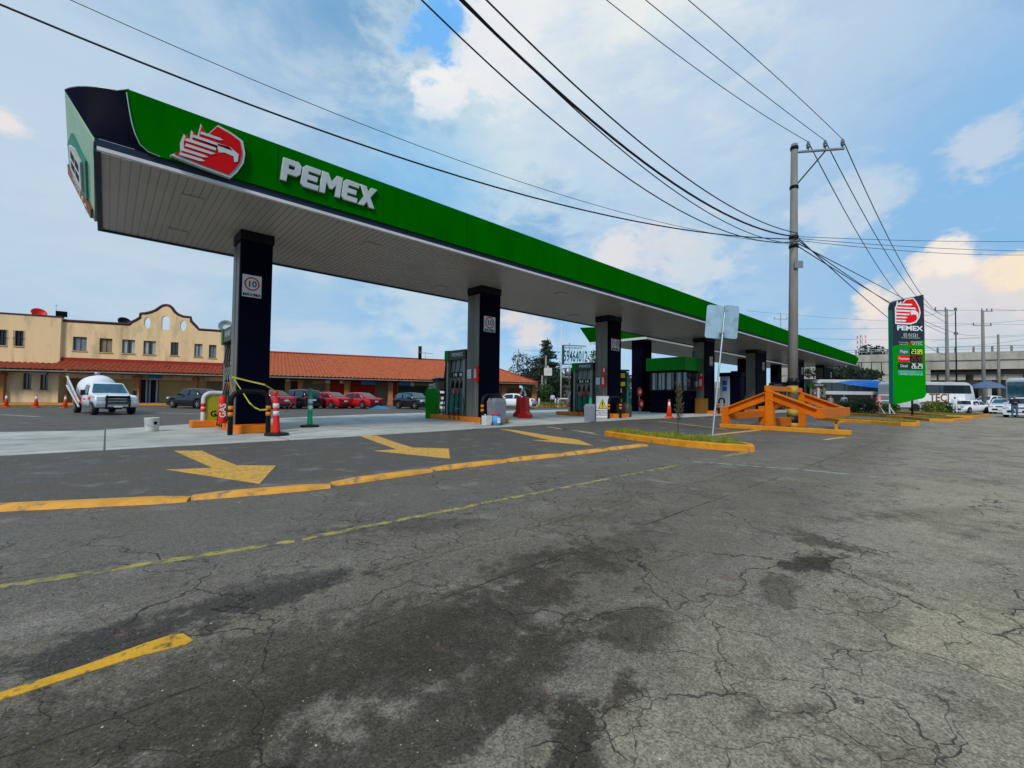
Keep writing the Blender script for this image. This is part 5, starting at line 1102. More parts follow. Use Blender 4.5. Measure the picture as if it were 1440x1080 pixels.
# long low tile-roofed shops
lowb = empty('shop_building', 'long low shop row with wide clay tile roof behind the red cars', 'building', FO, FD)
sA = s2+.35; sB = FP(757, 541, 2.2)[0]; zeL = FP(440, 530, 2.2)[1]; OFF = -6.0
zrd = FP(440, 498.5, OFF)[1]; sR = FP(674, 511, OFF)[0]
eave(lowb, sA, sB, 6, zrd, 2.2, zeL, rows=2, per=.36, hipR=sB-sR, amp=.08)
b = MB(); b.tube([(sA, 6, zrd+.05), (sR, 6, zrd+.05)], .12, 6); b.tube([(sR, 6, zrd+.05), (sB, -2.2, zeL+.05)], .12, 6); b.build('ridge_tiles', redband, lowb)
b = MB(); b.add([(sA, 6, zrd), (sA, 14, zeL), (sB, 14, zeL), (sR, 6, zrd)], [(0, 1, 2, 3)]); b.add([(sR, 6, zrd), (sB, 14, zeL), (sB, -2.2, zeL)], [(0, 1, 2)]); b.add([(sA, 6, zrd), (sA, -2.1, zeL), (sA, 14, zeL)], [(0, 1, 2)]); b.build('rear_roof', tiles, lowb)
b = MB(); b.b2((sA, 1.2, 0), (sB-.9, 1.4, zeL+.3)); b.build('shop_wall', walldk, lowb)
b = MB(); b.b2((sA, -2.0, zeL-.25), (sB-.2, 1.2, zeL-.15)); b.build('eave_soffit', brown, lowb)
onw = lambda x0, y0, x1, y1, nm, m: onwallp(lowb, x0, y0, x1, y1, nm, m)
onw(378, 533, 400, 560, 'shop_window', darkin); onw(409, 536, 418, 565, 'door', brown); onw(425, 536, 437, 570, 'shop_window', shoptan); onw(437, 540, 457, 570, 'shutter', shoptan)
onw(464, 535, 485, 568, 'red_shop_wall', brickr); onw(493, 536, 527, 568, 'red_shop_wall', brickr); onw(528, 538, 545, 570, 'shop_window', shoptan)
onw(552, 538, 558, 566, 'red_shop_wall', brickr); onw(560, 542, 600, 568, 'shop_window', pm('green_shop', (.03, .05, .04), .4)); onw(602, 545, 640, 568, 'shop_window', darkin)
onw(709, 546, 722, 566, 'shutter', shoptan); onw(722, 545, 733, 567, 'orange_shop_wall', pm('orange_wall', (.6, .13, .02), .7)); onw(734, 548, 752, 566, 'green_shop_wall', pm('green_wall', (.06, .08, .04), .7))
for px in (418.5, 483.5, 545.5, 602, 705, 747.5): pillar_at(lowb, px, 6.5, .8, zeL-.2)
for q in ((508, 535.5, 528, 540.5, bluesign), (561, 537, 577, 542, bluesign), (458, 533, 464, 539, offw), (478, 533, 483, 539, offw), (402, 532, 407, 536, offw), (577.5, 537, 582, 543, offw)): onwallp(lowb, *q[:4], 'shop_sign', q[4], .8, .05)
wo = empty('round_menu_sign', 'white oval ring sign under the eave at the right end of the tiled shops', 'sign'); s_, z_ = FP(735.5, 556, .9); wo.location = FO+fdir*s_+fnor*.9; wo.location.z = z_; wo.rotation_euler.z = FD
shape([[(.42*math.cos(R(a)), .75*math.sin(R(a))) for a in range(0, 360, 20)], [(.2*math.cos(R(a)), .5*math.sin(R(a))) for a in range(0, 360, 20)]], white, wo, 'ring', .06); b = MB(); b.cyl((0, 0, -z_), (0, 0, -.7), .04); b.build('ring_post', steel, wo)
def fl2(b): b.cyl((0, 0, -.5), (0, 0, 1.1), .22, n=12); b.cyl((0, 0, 1.1), (0, 0, 1.15), .26, n=12)
fl2.mat = black; roofthing(590.5, 500, 'chimney_pipe', 'black chimney pipe on the ridge of the tiled roof', 'chimney', fl2, -6.0)
def an2(b): b.cyl((0, 0, -.6), (0, 0, .7), .03); b.cyl((-1.1, 0, .6), (1.1, 0, .6), .025); [b.cyl((x_, -.3, .6), (x_, .3, .6), .02) for x_ in (-1, -.6, -.2, .3, .8)]
an2.mat = steel; roofthing(598, 503, 'antenna', 'television aerial right of the black chimney pipe', 'antenna', an2, -6.0)
# ------------------------------------------------------------------ vehicles
def wheel(parent, x, y, r_, wd):
    s = 1 if y > 0 else -1; o = empty_part('wheel', parent); o.location = (x, y, r_)
    b = MB(); b.lathe([(r_*.62, -wd/2), (r_*.97, -wd/2), (r_, -wd*.3), (r_, wd*.3), (r_*.97, wd/2), (r_*.62, wd/2)], n=20, axis='Y'); b.build('tyre', tyre, o)
    b = MB(); yy = s*wd*.515; b.lathe([(r_*.1, yy), (r_*.64, yy)] if s > 0 else [(r_*.64, yy), (r_*.1, yy)], n=16, axis='Y', smooth=False)
    for k in range(5): a = k*1.2566; b.box((math.cos(a)*r_*.34, yy+s*.012, math.sin(a)*r_*.34), (r_*.5, .02, .06), 1, ry=-a)
    b.build('rim', [plastic, rim], o)
def car(loc, head, paint, label, kind='sedan', L=4.5, W=1.76, Hh=1.44, grp='parked cars', sc=1, glass=None, name='parked_car'):
    t = empty(name, label, 'car', loc, head, grp, sc); h = L/2; w2 = W/2; r_ = .32; gl = glass or glassd
    bw = Hh*.63
    if kind == 'sedan': top = [(-h, bw*.86), (-h+.12, bw*1.06), (-h+.75, bw*1.10), (-h+1.45, Hh*.97), (-h+2.1, Hh), (-h+2.75, Hh*.965), (h-1.25, bw*1.03), (h-.35, bw*.88), (h-.04, bw*.68)]
    elif kind == 'hatch': top = [(-h, bw*.8), (-h+.08, bw*1.1), (-h+.12, bw*1.15), (-h+.55, Hh*.95), (-h+1.6, Hh), (-h+2.3, Hh*.97), (h-1.15, bw*1.03), (h-.35, bw*.9), (h-.03, bw*.66)]
    else: top = [(-h, bw*.8), (-h+.05, bw*1.1), (-h+.1, bw*1.12), (-h+.4, Hh*.95), (-h+1.4, Hh), (-h+2.6, Hh*.97), (h-1.15, bw*1.08), (h-.3, bw*.98), (h-.03, bw*.7)]
    gi = (2, 6)   # glasshouse between these
    fr, re = h-.85, -h+.85
    def zbot(x):
        z = .20
        for c_ in (fr, re):
            d = abs(x-c_)
            if d < r_+.06: z = max(z, math.sqrt((r_+.06)**2-d*d)+r_*.95)
        return z
    xs = sorted(set([-h, -h+.06, -h+.2, h-.2, h-.06, h]+[c_+q for c_ in (fr, re) for q in (-.381, -.34, -.26, -.14, 0, .14, .26, .34, .381)]+[p[0] for p in top[1:-1]]))
    def ztop(x):
        if x <= top[0][0]: return top[0][1]
        for (a, za), (b_, zb_2) in zip(top, top[1:]):
            if a <= x <= b_: return za+(zb_2-za)*(x-a)/(b_-a)
        return top[-1][1]
    def belt(x): return min(ztop(x)-.02, bw*(1.04-.05*(x+h)/L))
    b = MB(); rings = []
    for x in xs:
        tpr = 1-.10*max(0, abs(x)/h-.72)/.28; wv_ = w2*tpr; zb3 = zbot(x); zm = max(.5, zb3+.04); bl = belt(x); ins_ = (x > top[gi[0]][0]-.01 and x < top[gi[1]][0]+.01)
        zt_ = bl+.02 if ins_ else ztop(x); wi = wv_*.97 if not ins_ else wv_*.90
        zs_ = max(zm, min(bl, zt_-.03)); zm = min(zm, zs_)
        rings.append([(x, -wv_*.93, zb3), (x, -wv_, zm), (x, -wv_*.985, (zm+zs_)/2), (x, -wv_*.95, zs_), (x, -wv_*.80, zt_), (x, 0, zt_+.02), (x, wv_*.80, zt_), (x, wv_*.95, zs_), (x, wv_*.985, (zm+zs_)/2), (x, wv_, zm), (x, wv_*.93, zb3)])
    b.loft(rings, 0, True); b.build('body', paint, t)
    # cabin: roof and pillars in paint, windows dark
    i0, i1 = gi; cab = top[i0:i1+1]; g = MB(); rr = []
    for x, z in cab: k = (z-bw)/(Hh-bw); k = max(0, min(1, k)); rr.append([(x, -w2*.93, bw*.98), (x, -w2*(.93-.19*k), z-.03*k), (x, -w2*(.93-.27*k), z), (x, 0, z+.015), (x, w2*(.93-.27*k), z), (x, w2*(.93-.19*k), z-.03*k), (x, w2*.93, bw*.98)])
    g.loft(rr, 0, True); g.build('cabin', paint, t)
    def side(s):
        q = []
        for x, z in cab[0:]:
            k = max(0, min(1, (z-bw)/(Hh-bw))); q.append((x, z, k))
        m_ = MB(); lo = []; hi = []
        a, e = cab[0][0]+.28, cab[-1][0]-.30; N_ = 12
        for i in range(N_+1):
            x = a+(e-a)*i/N_; z = ztop(x); k = max(0, min(1, (z-bw)/(Hh-bw))); zz = max(bw*1.05, z-.09); kk = max(0, min(1, (zz-bw)/(Hh-bw)))
            y_lo = w2*(.935); y_hi = w2*(.935-.19*kk*1.0); lo.append((x, s*(y_lo+.006), bw*1.05)); hi.append((x, s*(y_hi+.012), zz))
        vs = lo+hi; fs = []
        for i in range(N_):
            if i in (5,): continue
            fs.append((i, i+1, N_+2+i, N_+1+i))
        m_.add(vs, fs); m_.build('side_window', gl, t)
    side(1); side(-1)
    def screen(pA, pB, nm, inset=.10):
        (xa, za), (xb, zb4) = pA, pB; ka = max(0, min(1, (za-bw)/(Hh-bw))); kb = max(0, min(1, (zb4-bw)/(Hh-bw))); ya = w2*(.90-.27*ka)-.03; yb2 = w2*(.90-.27*kb)-.03
        n_ = Vector((-(zb4-za), 0, xb-xa)).normalized(); n_ = n_ if n_.z > 0 else -n_; a_ = Vector((xa, 0, za)); b_ = Vector((xb, 0, zb4)); p0 = a_.lerp(b_, .06)+n_*.028; p1 = a_.lerp(b_, .90)+n_*.028
        m_ = MB(); m_.add([(p0.x, -ya, p0.z), (p0.x, 0, p0.z+.01), (p0.x, ya, p0.z), (p1.x, yb2, p1.z), (p1.x, 0, p1.z+.01), (p1.x, -yb2, p1.z)], [(0, 1, 4, 5), (1, 2, 3, 4)]); m_.build(nm, gl, t)
    screen(cab[-1], cab[-2], 'windscreen'); screen(cab[0], cab[1], 'rear_window')
    for s in (-1, 1):
        m_ = MB(); m_.box((h-.14, s*w2*.72, bw*.80), (.26, w2*.36, .15), rz=-s*.25); m_.build('headlight', lamp, t, bevel=.03)
        m_ = MB(); m_.box((-h+.07, s*w2*.76, bw*.92), (.16, w2*.34, .17), rz=s*.2); m_.build('tail_light', tail, t, bevel=.03)
        m_ = MB(); m_.box((cab[-1][0]-.45, s*(w2+.07), bw*1.12), (.16, .18, .12)); m_.build('wing_mirror', paint, t, bevel=.03)
        for x in (fr, re): wheel(t, x, s*(w2-.12), r_, .22)
    m_ = MB(); m_.box((h-.01, 0, .44), (.10, W*.62, .16)); m_.box((h-.03, 0, bw*.76), (.08, W*.36, .10)); m_.build('grille', plastic, t, bevel=.02)
    m_ = MB(); m_.box((-h-.005, 0, .36), (.08, W*.72, .16)); m_.build('rear_bumper', plastic, t, bevel=.02)
    m_ = MB(); m_.box((-h-.012, 0, bw*.72), (.03, .34, .13)); m_.box((h+.045, 0, .46), (.02, .34, .12)); m_.build('number_plate', white, t)
    m_ = MB(); m_.b2((-h+.3, -w2*.8, .16), (h-.3, w2*.8, .3)); m_.build('underbody', plastic, t)
    return t
cw = carpaint('white', (.80, .82, .84)); cr = carpaint('red', (.45, .008, .012)); cb = carpaint('black', (.012, .013, .016)); cs = carpaint('silver_pink', (.42, .03, .07))
def cpos(px, py, k=1.0): g = G(px, py, 0); return (g.x, g.y, 0)
car(cpos(277, 574), R(116), cb, 'black sedan parked by the shops left of the nearest column', L=4.4, sc=.98)
car(cpos(379, 574.5), R(108), cs, 'raspberry red sedan half hidden behind the nearest column', L=4.3, sc=.95)
car(cpos(420, 574), R(105), cb, 'black sport utility vehicle between the raspberry and red sedans', 'suv', L=4.4, Hh=1.62, W=1.8, sc=.90, name='parked_suv')
car(cpos(461, 574), R(112), cr, 'dark red sedan in the middle of the row of parked cars', L=4.3, sc=.90)
car(cpos(503, 574.2), R(112), cr, 'bright red sedan at the right of the row, nearest the blue tarp', L=4.4, sc=.90)
car(cpos(582, 575), R(-80), cb, 'black hatchback facing the road, left of the green waste bin', 'hatch', L=3.9, sc=.93, glass=glassb)
car(cpos(721, 574), R(118), cw, 'white sedan behind the red water barriers', L=4.4, sc=.98)
car(cpos(1362, 581), R(152), cw, 'white sedan parked between the two far concrete poles', L=4.3, sc=.95)
car(cpos(1412, 582), R(172), cw, 'white hatchback beside the man in dark jacket', 'hatch', L=3.9, Hh=1.5, sc=1.05, glass=glassb)
car(cpos(1444, 587), R(168), cw, 'white car cut by the right edge of the photo', L=4.4, sc=1.1)
car(tuple(AT(1389, 573, 78))[:2]+(0,), R(150), cw, 'white hatchback farther back behind the second far pole', 'hatch', L=4.2, Hh=1.9, sc=1.25)
b = MB(); b.add([(-.9, -.5, 0), (.9, -.6, 0), (1, .5, .02), (-.7, .6, .02), (0, 0, .3)], [(0, 1, 4), (1, 2, 4), (2, 3, 4), (3, 0, 4)]); tag(b.build('blue_tarp', bluesign, None, cpos(531, 575)), 'crumpled blue tarp on the ground right of the red cars', 'tarp')
# white van behind the second pump
vp = XP(624, 580, 16.0); g = G(624, 582); t = empty('utility_van', 'white van with dark raised cargo hatch behind the second pump island', 'van', (XP(629, 570, 16.5).x, XP(629, 570, 16.5).y, 0), R(64), None, .95)
b = MB(); b.loft([[(x, -w_, .35), (x, -w_, 1.0), (x, -w_*.92, z_), (x, w_*.92, z_), (x, w_, 1.0), (x, w_, .35)] for x, w_, z_ in ((-2.3, .88, 1.5), (-2.2, .92, 1.52), (.6, .92, 1.55), (1.3, .9, 1.2), (2.2, .85, .95), (2.4, .8, .8))], 0, False); b.build('body', cw, t, bevel=.04)
b = MB(); b.b2((-2.4, -.95, 1.55), (.7, .95, 2.3)); b.build('cargo_box', darkin, t, bevel=.05); b = MB(); b.b2((-2.6, -1.1, 2.3), (.9, 1.1, 2.38)); b.build('box_lid', pgrey, t)
for x, y in ((-1.5, .8), (-1.5, -.8), (1.5, .8), (1.5, -.8)): wheel(t, x, y, .34, .22)
for z_ in (.55, .85, 1.15): b = MB(); b.b2((-2.36, -.8, z_), (-2.31, .8, z_+.10)); b.build('rear_slat', plastic, t)
for s in (-1, 1): b = MB(); b.box((-2.32, s*.82, 1.0), (.06, .12, .4)); b.build('tail_light', tail, t)
# gas truck
g = G(157, 583); tk = empty('gas_truck', 'white pickup gas truck with round white tank, black bull bar and slanted ladder rack', 'truck', (g.x-.22, g.y+1.25, 0), R(-78), None, .77)
W2 = 1.02; b = MB()
prof = [(-.9, 1.95, .78), (-.6, 2.03, .76), (.2, 2.0, .78), (.85, 1.32, .97), (1.3, 1.28, 1.0), (2.2, 1.22, 1.0), (2.42, 1.1, .97), (2.5, .9, .95)]
rings = []
for x, z_, k in prof:
    zb5 = .95 if 1.25 < x < 2.1 else .5; s_ = 1.18 if z_ > 1.4 else z_-.06
    rings.append([(x, -W2*.98, zb5 if zb5 < s_ else s_-.1), (x, -W2, .9), (x, -W2*.98, min(s_, 1.18)), (x, -W2*k, z_-.03), (x, -W2*k*.9, z_), (x, 0, z_+.03), (x, W2*k*.9, z_), (x, W2*k, z_-.03), (x, W2*.98, min(s_, 1.18)), (x, W2, .9), (x, W2*.98, zb5 if zb5 < s_ else s_-.1)])
b.loft(rings, 0, True); b.build('cab_body', cw, tk)
b = MB(); b.add([(.80, -.86, 1.36), (.80, .86, 1.36), (.27, .70, 1.93), (.27, -.70, 1.93)], [(0, 1, 2, 3)]); b.v = [(x+.05, y, z+.02) for x, y, z in b.v]; b.build('windscreen', glassb, tk)
for s in (-1, 1):
    b = MB(); b.add([(-.55, s*(W2*.985), 1.24), (.62, s*W2*.985, 1.24), (.2, s*(W2*.82), 1.86), (-.55, s*(W2*.82), 1.88)], [(0, 1, 2, 3)]); b.v = [(x, y+s*.03, z) for x, y, z in b.v]; b.build('side_window', glassd, tk)
    b = MB(); b.box((.75, s*(W2+.24), 1.38), (.10, .22, .34)); b.box((.75, s*(W2+.08), 1.3), (.05, .2, .05)); b.build('wing_mirror', plastic, tk, bevel=.03)
    b = MB(); b.box((2.46, s*.76, 1.0), (.12, .42, .26)); b.box((2.46, s*.76, .80), (.10, .42, .08)); b.build('headlight', lamp, tk, bevel=.03)
    for x in (1.68, -2.6): wheel(tk, x, s*(W2-.14), .42, .28)
b = MB(); b.box((2.50, 0, .98), (.10, 1.1, .42)); b.build('grille', plastic, tk)
b = MB()
for z_ in (.86, 1.0, 1.14): b.box((2.56, 0, z_), (.03, 1.05, .05))
b.build('grille_bar', chrome, tk)
b = MB(); b.box((2.575, 0, 1.0), (.03, .22, .09)); b.build('badge', pm('badge_gold', (.6, .42, .1), .3, .5), tk)
b = MB(); b.box((2.55, 0, .60), (.28, 2.0, .28)); b.build('front_bumper', chrome, tk, bevel=.05)
b = MB()
for s in (-1, 1): b.tube([(2.72, s*.55, .38), (2.78, s*.55, .9), (2.72, s*.52, 1.22)], .045, 6)
for z_ in (.45, .7, .95, 1.15): b.tube([(2.75, -.55, z_), (2.75, .55, z_)], .035, 6)
b.build('bull_bar', black, tk); b = MB(); b.box((2.74, 0, .5), (.02, .4, .14)); b.build('number_plate', white, tk)
b = MB(); b.b2((-3.6, -.95, .62), (-.95, .95, .8)); b.b2((-3.3, -1.02, .62), (-1.9, -.7, 1.02)); b.b2((-3.3, .7, .62), (-1.9, 1.02, 1.02)); b.build('red_chassis', redp, tk, bevel=.03)
b = MB(); b.lathe([(0, -3.65), (.45, -3.6), (.72, -3.4), (.90, -3.0), (.93, -1.7), (.85, -1.25), (.6, -1.0), (0, -.95)], (0, 0, 1.62), 28, 0, 'X'); b.build('gas_tank', white, tk); 
b = MB(); b.cyl((-2.4, 0, 2.6), (-2.4, 0, 2.78), .15); b.build('tank_cap', steel, tk)
b = MB()
A_ = Vector((-.75, -W2-.12, .75)); B_ = Vector((-3.3, -W2-.30, 2.45)); dn = Vector((0, 0, -.5))
for o_ in (Vector((0, 0, 0)), Vector((0, .0, -.62))): b.tube([A_+o_*.5, B_+o_], .06, 4)
for k in range(12): q = A_.lerp(B_, (k+.5)/12); b.tube([q+Vector((0, 0, -.25-.02*k)), q], .025, 4)
b.build('ladder_rack', offw, tk)
b = MB(); b.box((1.2, -W2-.03, 1.02), (.24, .06, .2)); b.build('orange_flag', conew, tk)
text('GAS', .34, black, tk, (-2.4, -1.06, 1.5), 'tank_lettering', .01, .01); text('GAS LP', .16, redp, tk, (-.1, -W2-.012, .95), 'door_lettering', .003, .004)
b = MB(); b.b2((-.95, -.5, .75), (-.9, .5, .95)); b.b2((-3.4, -.3, .35), (2.2, .3, .55)); b.build('chassis_rail', plastic, tk)
# ------------------------------------------------------------------ buses
busw = pm('bus_white', (.52, .54, .56), .4, var=.06, coat=.3, dirt=(.4, .4, .39), dscale=.8)
def bus(px0, px1, ytop, ybot, label, stripe=None, word=None, glassm=glassd, roofcol=None, nose=True, D=None):
    D = D or 46.5; A_ = AT(px0, ybot, D); Bp = AT(px1, ybot, D); L_ = abs(px1-px0)/F*D; zt_ = AT((px0+px1)/2, ytop, D).z
    t = empty('parked_bus', label, 'bus', (A_.x, A_.y, 0), YAW-R(90)); W_ = 2.5; z0 = .35
    b = MB(); pr = [(0, z0), (L_-.1, z0), (L_, .8), (L_-.05, 1.3), (L_-.35, zt_-.5), (L_-.7, zt_-.12), (L_-1.1, zt_), (.25, zt_), (0, zt_-.25)]
    b.prism(pr, lambda a, c_: (a, 0, c_), lambda a, c_: (a, W_, c_)); b.build('bus_body', roofcol or busw, t, bevel=.10, seg=3)
    zw0, zw1 = zt_*.63, zt_*.90; b = MB()
    wp = [(.4, zw0), (L_-.55, zw0), (L_-.72, zw1), (.4, zw1)]; b.prism(wp, lambda a, c_: (a, -.012, c_), lambda a, c_: (a, .05, c_)); b.build('side_window', glassm, t)
    b = MB(); k = 1.6
    while k < L_-1.2: b.b2((k, -.02, zw0), (k+.07, -.0125, zw1)); k += 1.45
    b.build('window_post', black, t)
    b = MB(); b.add([(L_-.03, .12, 1.35), (L_-.03, W_-.12, 1.35), (L_-.30, W_-.15, zt_-.45), (L_-.30, .15, zt_-.45)], [(0, 1, 2, 3)]); b.v = [(x+.03, y, z) for x, y, z in b.v]; b.build('windscreen', glassm, t)
    for x in (1.9, L_-2.2): wheel(t, x, .12, .48, .3)
    b = MB(); b.b2((.2, -.01, .42), (L_-.3, .02, .52)); b.build('lower_trim', plastic, t)
    b = MB(); b.box((L_-.15, .3, .75), (.2, .35, .25)); b.build('headlight', lamp, t)
    if word:
        pb = MB(); pa = (1340-1345)/F*D; wx = (1323-px0)/F*D; pb.b2((wx-2.4, -.03, zt_*.34), (wx+2.6, -.013, zt_*.61)); pb.build('name_panel', white, t)
        text(word, 1.15, pm('gold_letters', (.20, .09, .02), .5), t, (wx-.15, -.035, zt_*.475), 'bus_lettering', .004, .03, .9)
    return t
bus(1262, 1374, 537, 581, 'white coach with TECI lettering parked behind the price pylon', word='TECI')
b2_ = bus(1150, 1250, 534, 583, 'blue and white bus with rounded teal windscreen beyond the canopy end', D=50, glassm=glassd)
D_ = 50; L_ = 100/F*D_; zt_ = AT(1200, 534, D_).z
b = MB(); b.prism([(2.0, zt_*.90), (L_-3.6, zt_*.80), (L_-.6, zt_*.72), (L_-.9, zt_-.12), (L_-2.0, zt_-.02), (L_-4.2, zt_-.05)], lambda a, c_: (a, -.10, c_), lambda a, c_: (a, .4, c_)); b.build('blue_livery', pm('bus_blue', (.02, .16, .55), .3, coat=.5), b2_)
b = MB(); b.b2((.3, -.03, zt_*.20), (L_-.7, -.013, zt_*.52)); b.build('painted_side_shade', darkin, b2_)  # dark panel laid over the lower bus side, standing for open shade
b = MB(); b.prism([(L_-.45, zt_*.42), (L_+.25, zt_*.40), (L_+.32, zt_*.62), (L_, zt_*.90), (L_-.6, zt_*.93), (L_-.75, zt_*.75)], lambda a, c_: (a, -.08, c_), lambda a, c_: (a, 2.4, c_)); b.build('round_windscreen', pm('teal_glass', (.04, .16, .18), .15, var=.2), b2_, bevel=.08)
t = bus(1456, 1560, 531, 586, 'white coach front cut by the right edge of the photo', D=42)
t.rotation_euler.z += R(0)
b = MB(); zt_ = AT(1440, 531, 42).z; b.b2((-.05, .1, zt_*.36), (-.01, 2.3, zt_*.90)); b.b2((.1, -.02, zt_*.36), (1.4, -.013, zt_*.86)); b.build('front_glass', glassb, t)
# blue shade umbrella / open hood
b = MB(); b.lathe([(1.9, .3), (1.4, .8), (.6, 1.15), (0, 1.25)], n=10, smooth=False); b.tube([(0, 0, 1.25), (0, 0, -2.0)], .04, 6, 0); p = AT(1388, 549, 60); tag(b.build('market_umbrella', pm('umbrella_blue', (.10, .14, .24), .7), None, p), 'blue grey market umbrella between the coach and the second far pole', 'umbrella')
# ------------------------------------------------------------------ people
def person(px, py, h, head, label, shirt, trous, pose='stand', D=None, skin=(.32, .17, .11), hair=(.02, .015, .012)):
    if D: q = AT(px, py, D); loc = (q.x, q.y, 0)
    else: q = G(px, py); loc = (q.x, q.y, 0)
    t = empty('person', label, 'person', loc, head, None, h/1.72)
    J = {'pel': (0, 0, .93), 'wai': (0, 0, 1.08), 'che': (0, 0, 1.28), 'nec': (0, .0, 1.44), 'nk2': (.01, 0, 1.50), 'hd1': (.02, 0, 1.58), 'hd2': (.02, 0, 1.66)}
    rad = {'pel': .155, 'wai': .135, 'che': .16, 'nec': .075, 'nk2': .055, 'hd1': .092, 'hd2': .085}
    E_ = [('pel', 'wai'), ('wai', 'che'), ('che', 'nec'), ('nec', 'nk2'), ('nk2', 'hd1'), ('hd1', 'hd2')]
    for s, S_ in ((1, 'l'), (-1, 'r')):
        st = .16 if pose == 'walk' else .03
        J['hip'+S_] = (0, s*.10, .88); J['kn'+S_] = (s*st*.6+.03, s*.11, .49); J['an'+S_] = (s*st*1.2-.02, s*.12, .09); J['to'+S_] = (s*st*1.2+.14, s*.13, .045)
        J['sh'+S_] = (0, s*.18, 1.39)
        if pose == 'fold': J['el'+S_] = (.05, s*.26, 1.13); J['wr'+S_] = (.24, s*.02, 1.16); J['ha'+S_] = (.24, -s*.07, 1.19)
        elif pose == 'reach' and s < 0: J['el'+S_] = (.2, s*.22, 1.22); J['wr'+S_] = (.42, s*.18, 1.3); J['ha'+S_] = (.5, s*.17, 1.32)
        else: J['el'+S_] = (-.03, s*.25, 1.12); J['wr'+S_] = (.04, s*.27, .89); J['ha'+S_] = (.06, s*.265, .80)
        rad.update({'hip'+S_: .105, 'kn'+S_: .068, 'an'+S_: .048, 'to'+S_: .04, 'sh'+S_: .075, 'el'+S_: .05, 'wr'+S_: .034, 'ha'+S_: .032})
        E_ += [('pel', 'hip'+S_), ('hip'+S_, 'kn'+S_), ('kn'+S_, 'an'+S_), ('an'+S_, 'to'+S_), ('che', 'sh'+S_), ('sh'+S_, 'el'+S_), ('el'+S_, 'wr'+S_), ('wr'+S_, 'ha'+S_)]
    ks = list(J); me = bpy.data.meshes.new('body'); me.from_pydata([J[k] for k in ks], [(ks.index(a), ks.index(b_)) for a, b_ in E_], [])
    o = bpy.data.objects.new('tmp', me); COL.objects.link(o); sk = o.modifiers.new('s', 'SKIN'); sd_ = o.modifiers.new('d', 'SUBSURF'); sd_.levels = 1; sd_.render_levels = 1
    for k, v in zip(ks, me.skin_vertices[0].data): v.radius = (rad[k], rad[k]*(1.0 if k not in ('pel', 'wai', 'che') else 1.12)); v.use_root = (k == 'pel')
    m2 = bpy.data.meshes.new_from_object(o.evaluated_get(bpy.context.evaluated_depsgraph_get())); bpy.data.objects.remove(o)
    m2.name = 'body'; m2.materials.clear()
    for m_ in (pm('skin', skin, .6), shirt, trous, pm('hair', hair, .6), black): m2.materials.append(m_)
    for p in m2.polygons:
        c_ = p.center; arm = abs(c_.y) > .2 or (pose == 'fold' and c_.x > .14) or c_.x > .3
        if c_.z < .08: k = 4
        elif c_.z < .96 and abs(c_.y) < .215: k = 2
        elif c_.z < 1.455: k = 0 if (arm and (c_.z < .93 or (pose == 'fold' and abs(c_.y) < .1 and c_.x > .2))) else 1
        elif c_.z < 1.60: k = 3 if c_.x < -.01 else 0
        else: k = 3 if (c_.z > 1.67 or c_.x < .03) else 0
        p.material_index = k; p.use_smooth = True
    link('body', m2, t)
    b = MB(); b.tube([(.10, 0, 1.60), (.125, 0, 1.565), (.10, 0, 1.555)], [.008, .016, .008], 6); b.build('nose', m2.materials[0], t)
    return t
jw = pm('cloth_white', (.7, .7, .74), .8); jl = pm('cloth_lilac', (.55, .52, .68), .8); jd = pm('cloth_navy', (.015, .018, .03), .8); jj = pm('denim', (.06, .12, .22), .8); jr = pm('cloth_red', (.5, .03, .03), .8); jb_ = pm('cloth_lightblue', (.3, .42, .55), .8); jk = pm('cloth_dark', (.02, .02, .025), .8)
person(777, 573, 1.55, R(60), 'person in white shirt and dark trousers walking by the green hedge', jl, jk, 'walk')
person(1343, 581, 1.75, R(10), 'person in all white clothes standing before the white sedan', jw, jw, 'reach')
person(1371, 588, 1.72, R(190), 'person in dark jacket and jeans with folded arms before the white hatchback', jd, jj, 'fold') if 0 else person(1427, 588, 1.72, R(190), 'person in dark jacket and jeans with folded arms at the right', jd, jj, 'fold')
person(1395, 574, 1.7, R(120), 'person in a red top by the far white hatchback', jr, jk, D=66)
person(1187, 578, 1.7, R(200), 'person in pale blue shirt standing near the blue bus', jb_, jk, D=40)
person(1084, 578, 1.75, R(180), 'pump attendant in white shirt behind the left ramp beam', jw, jk, D=30)
person(1226, 575, 1.8, R(180), 'person in dark clothes at the door of the blue bus', jk, jk, D=46)
person(1157, 575, 1.7, R(150), 'attendant in dark clothes below the last column', jk, jd, D=42); person(1168, 575, 1.65, R(220), 'attendant with grey shirt beside the last column', pm('cloth_grey', (.25, .25, .25), .8), jk, D=43)
person(1376, 568, 1.7, R(100), 'person in turquoise top beyond the white sedan', pm('cloth_teal', (.05, .3, .33), .8), jk, D=72)
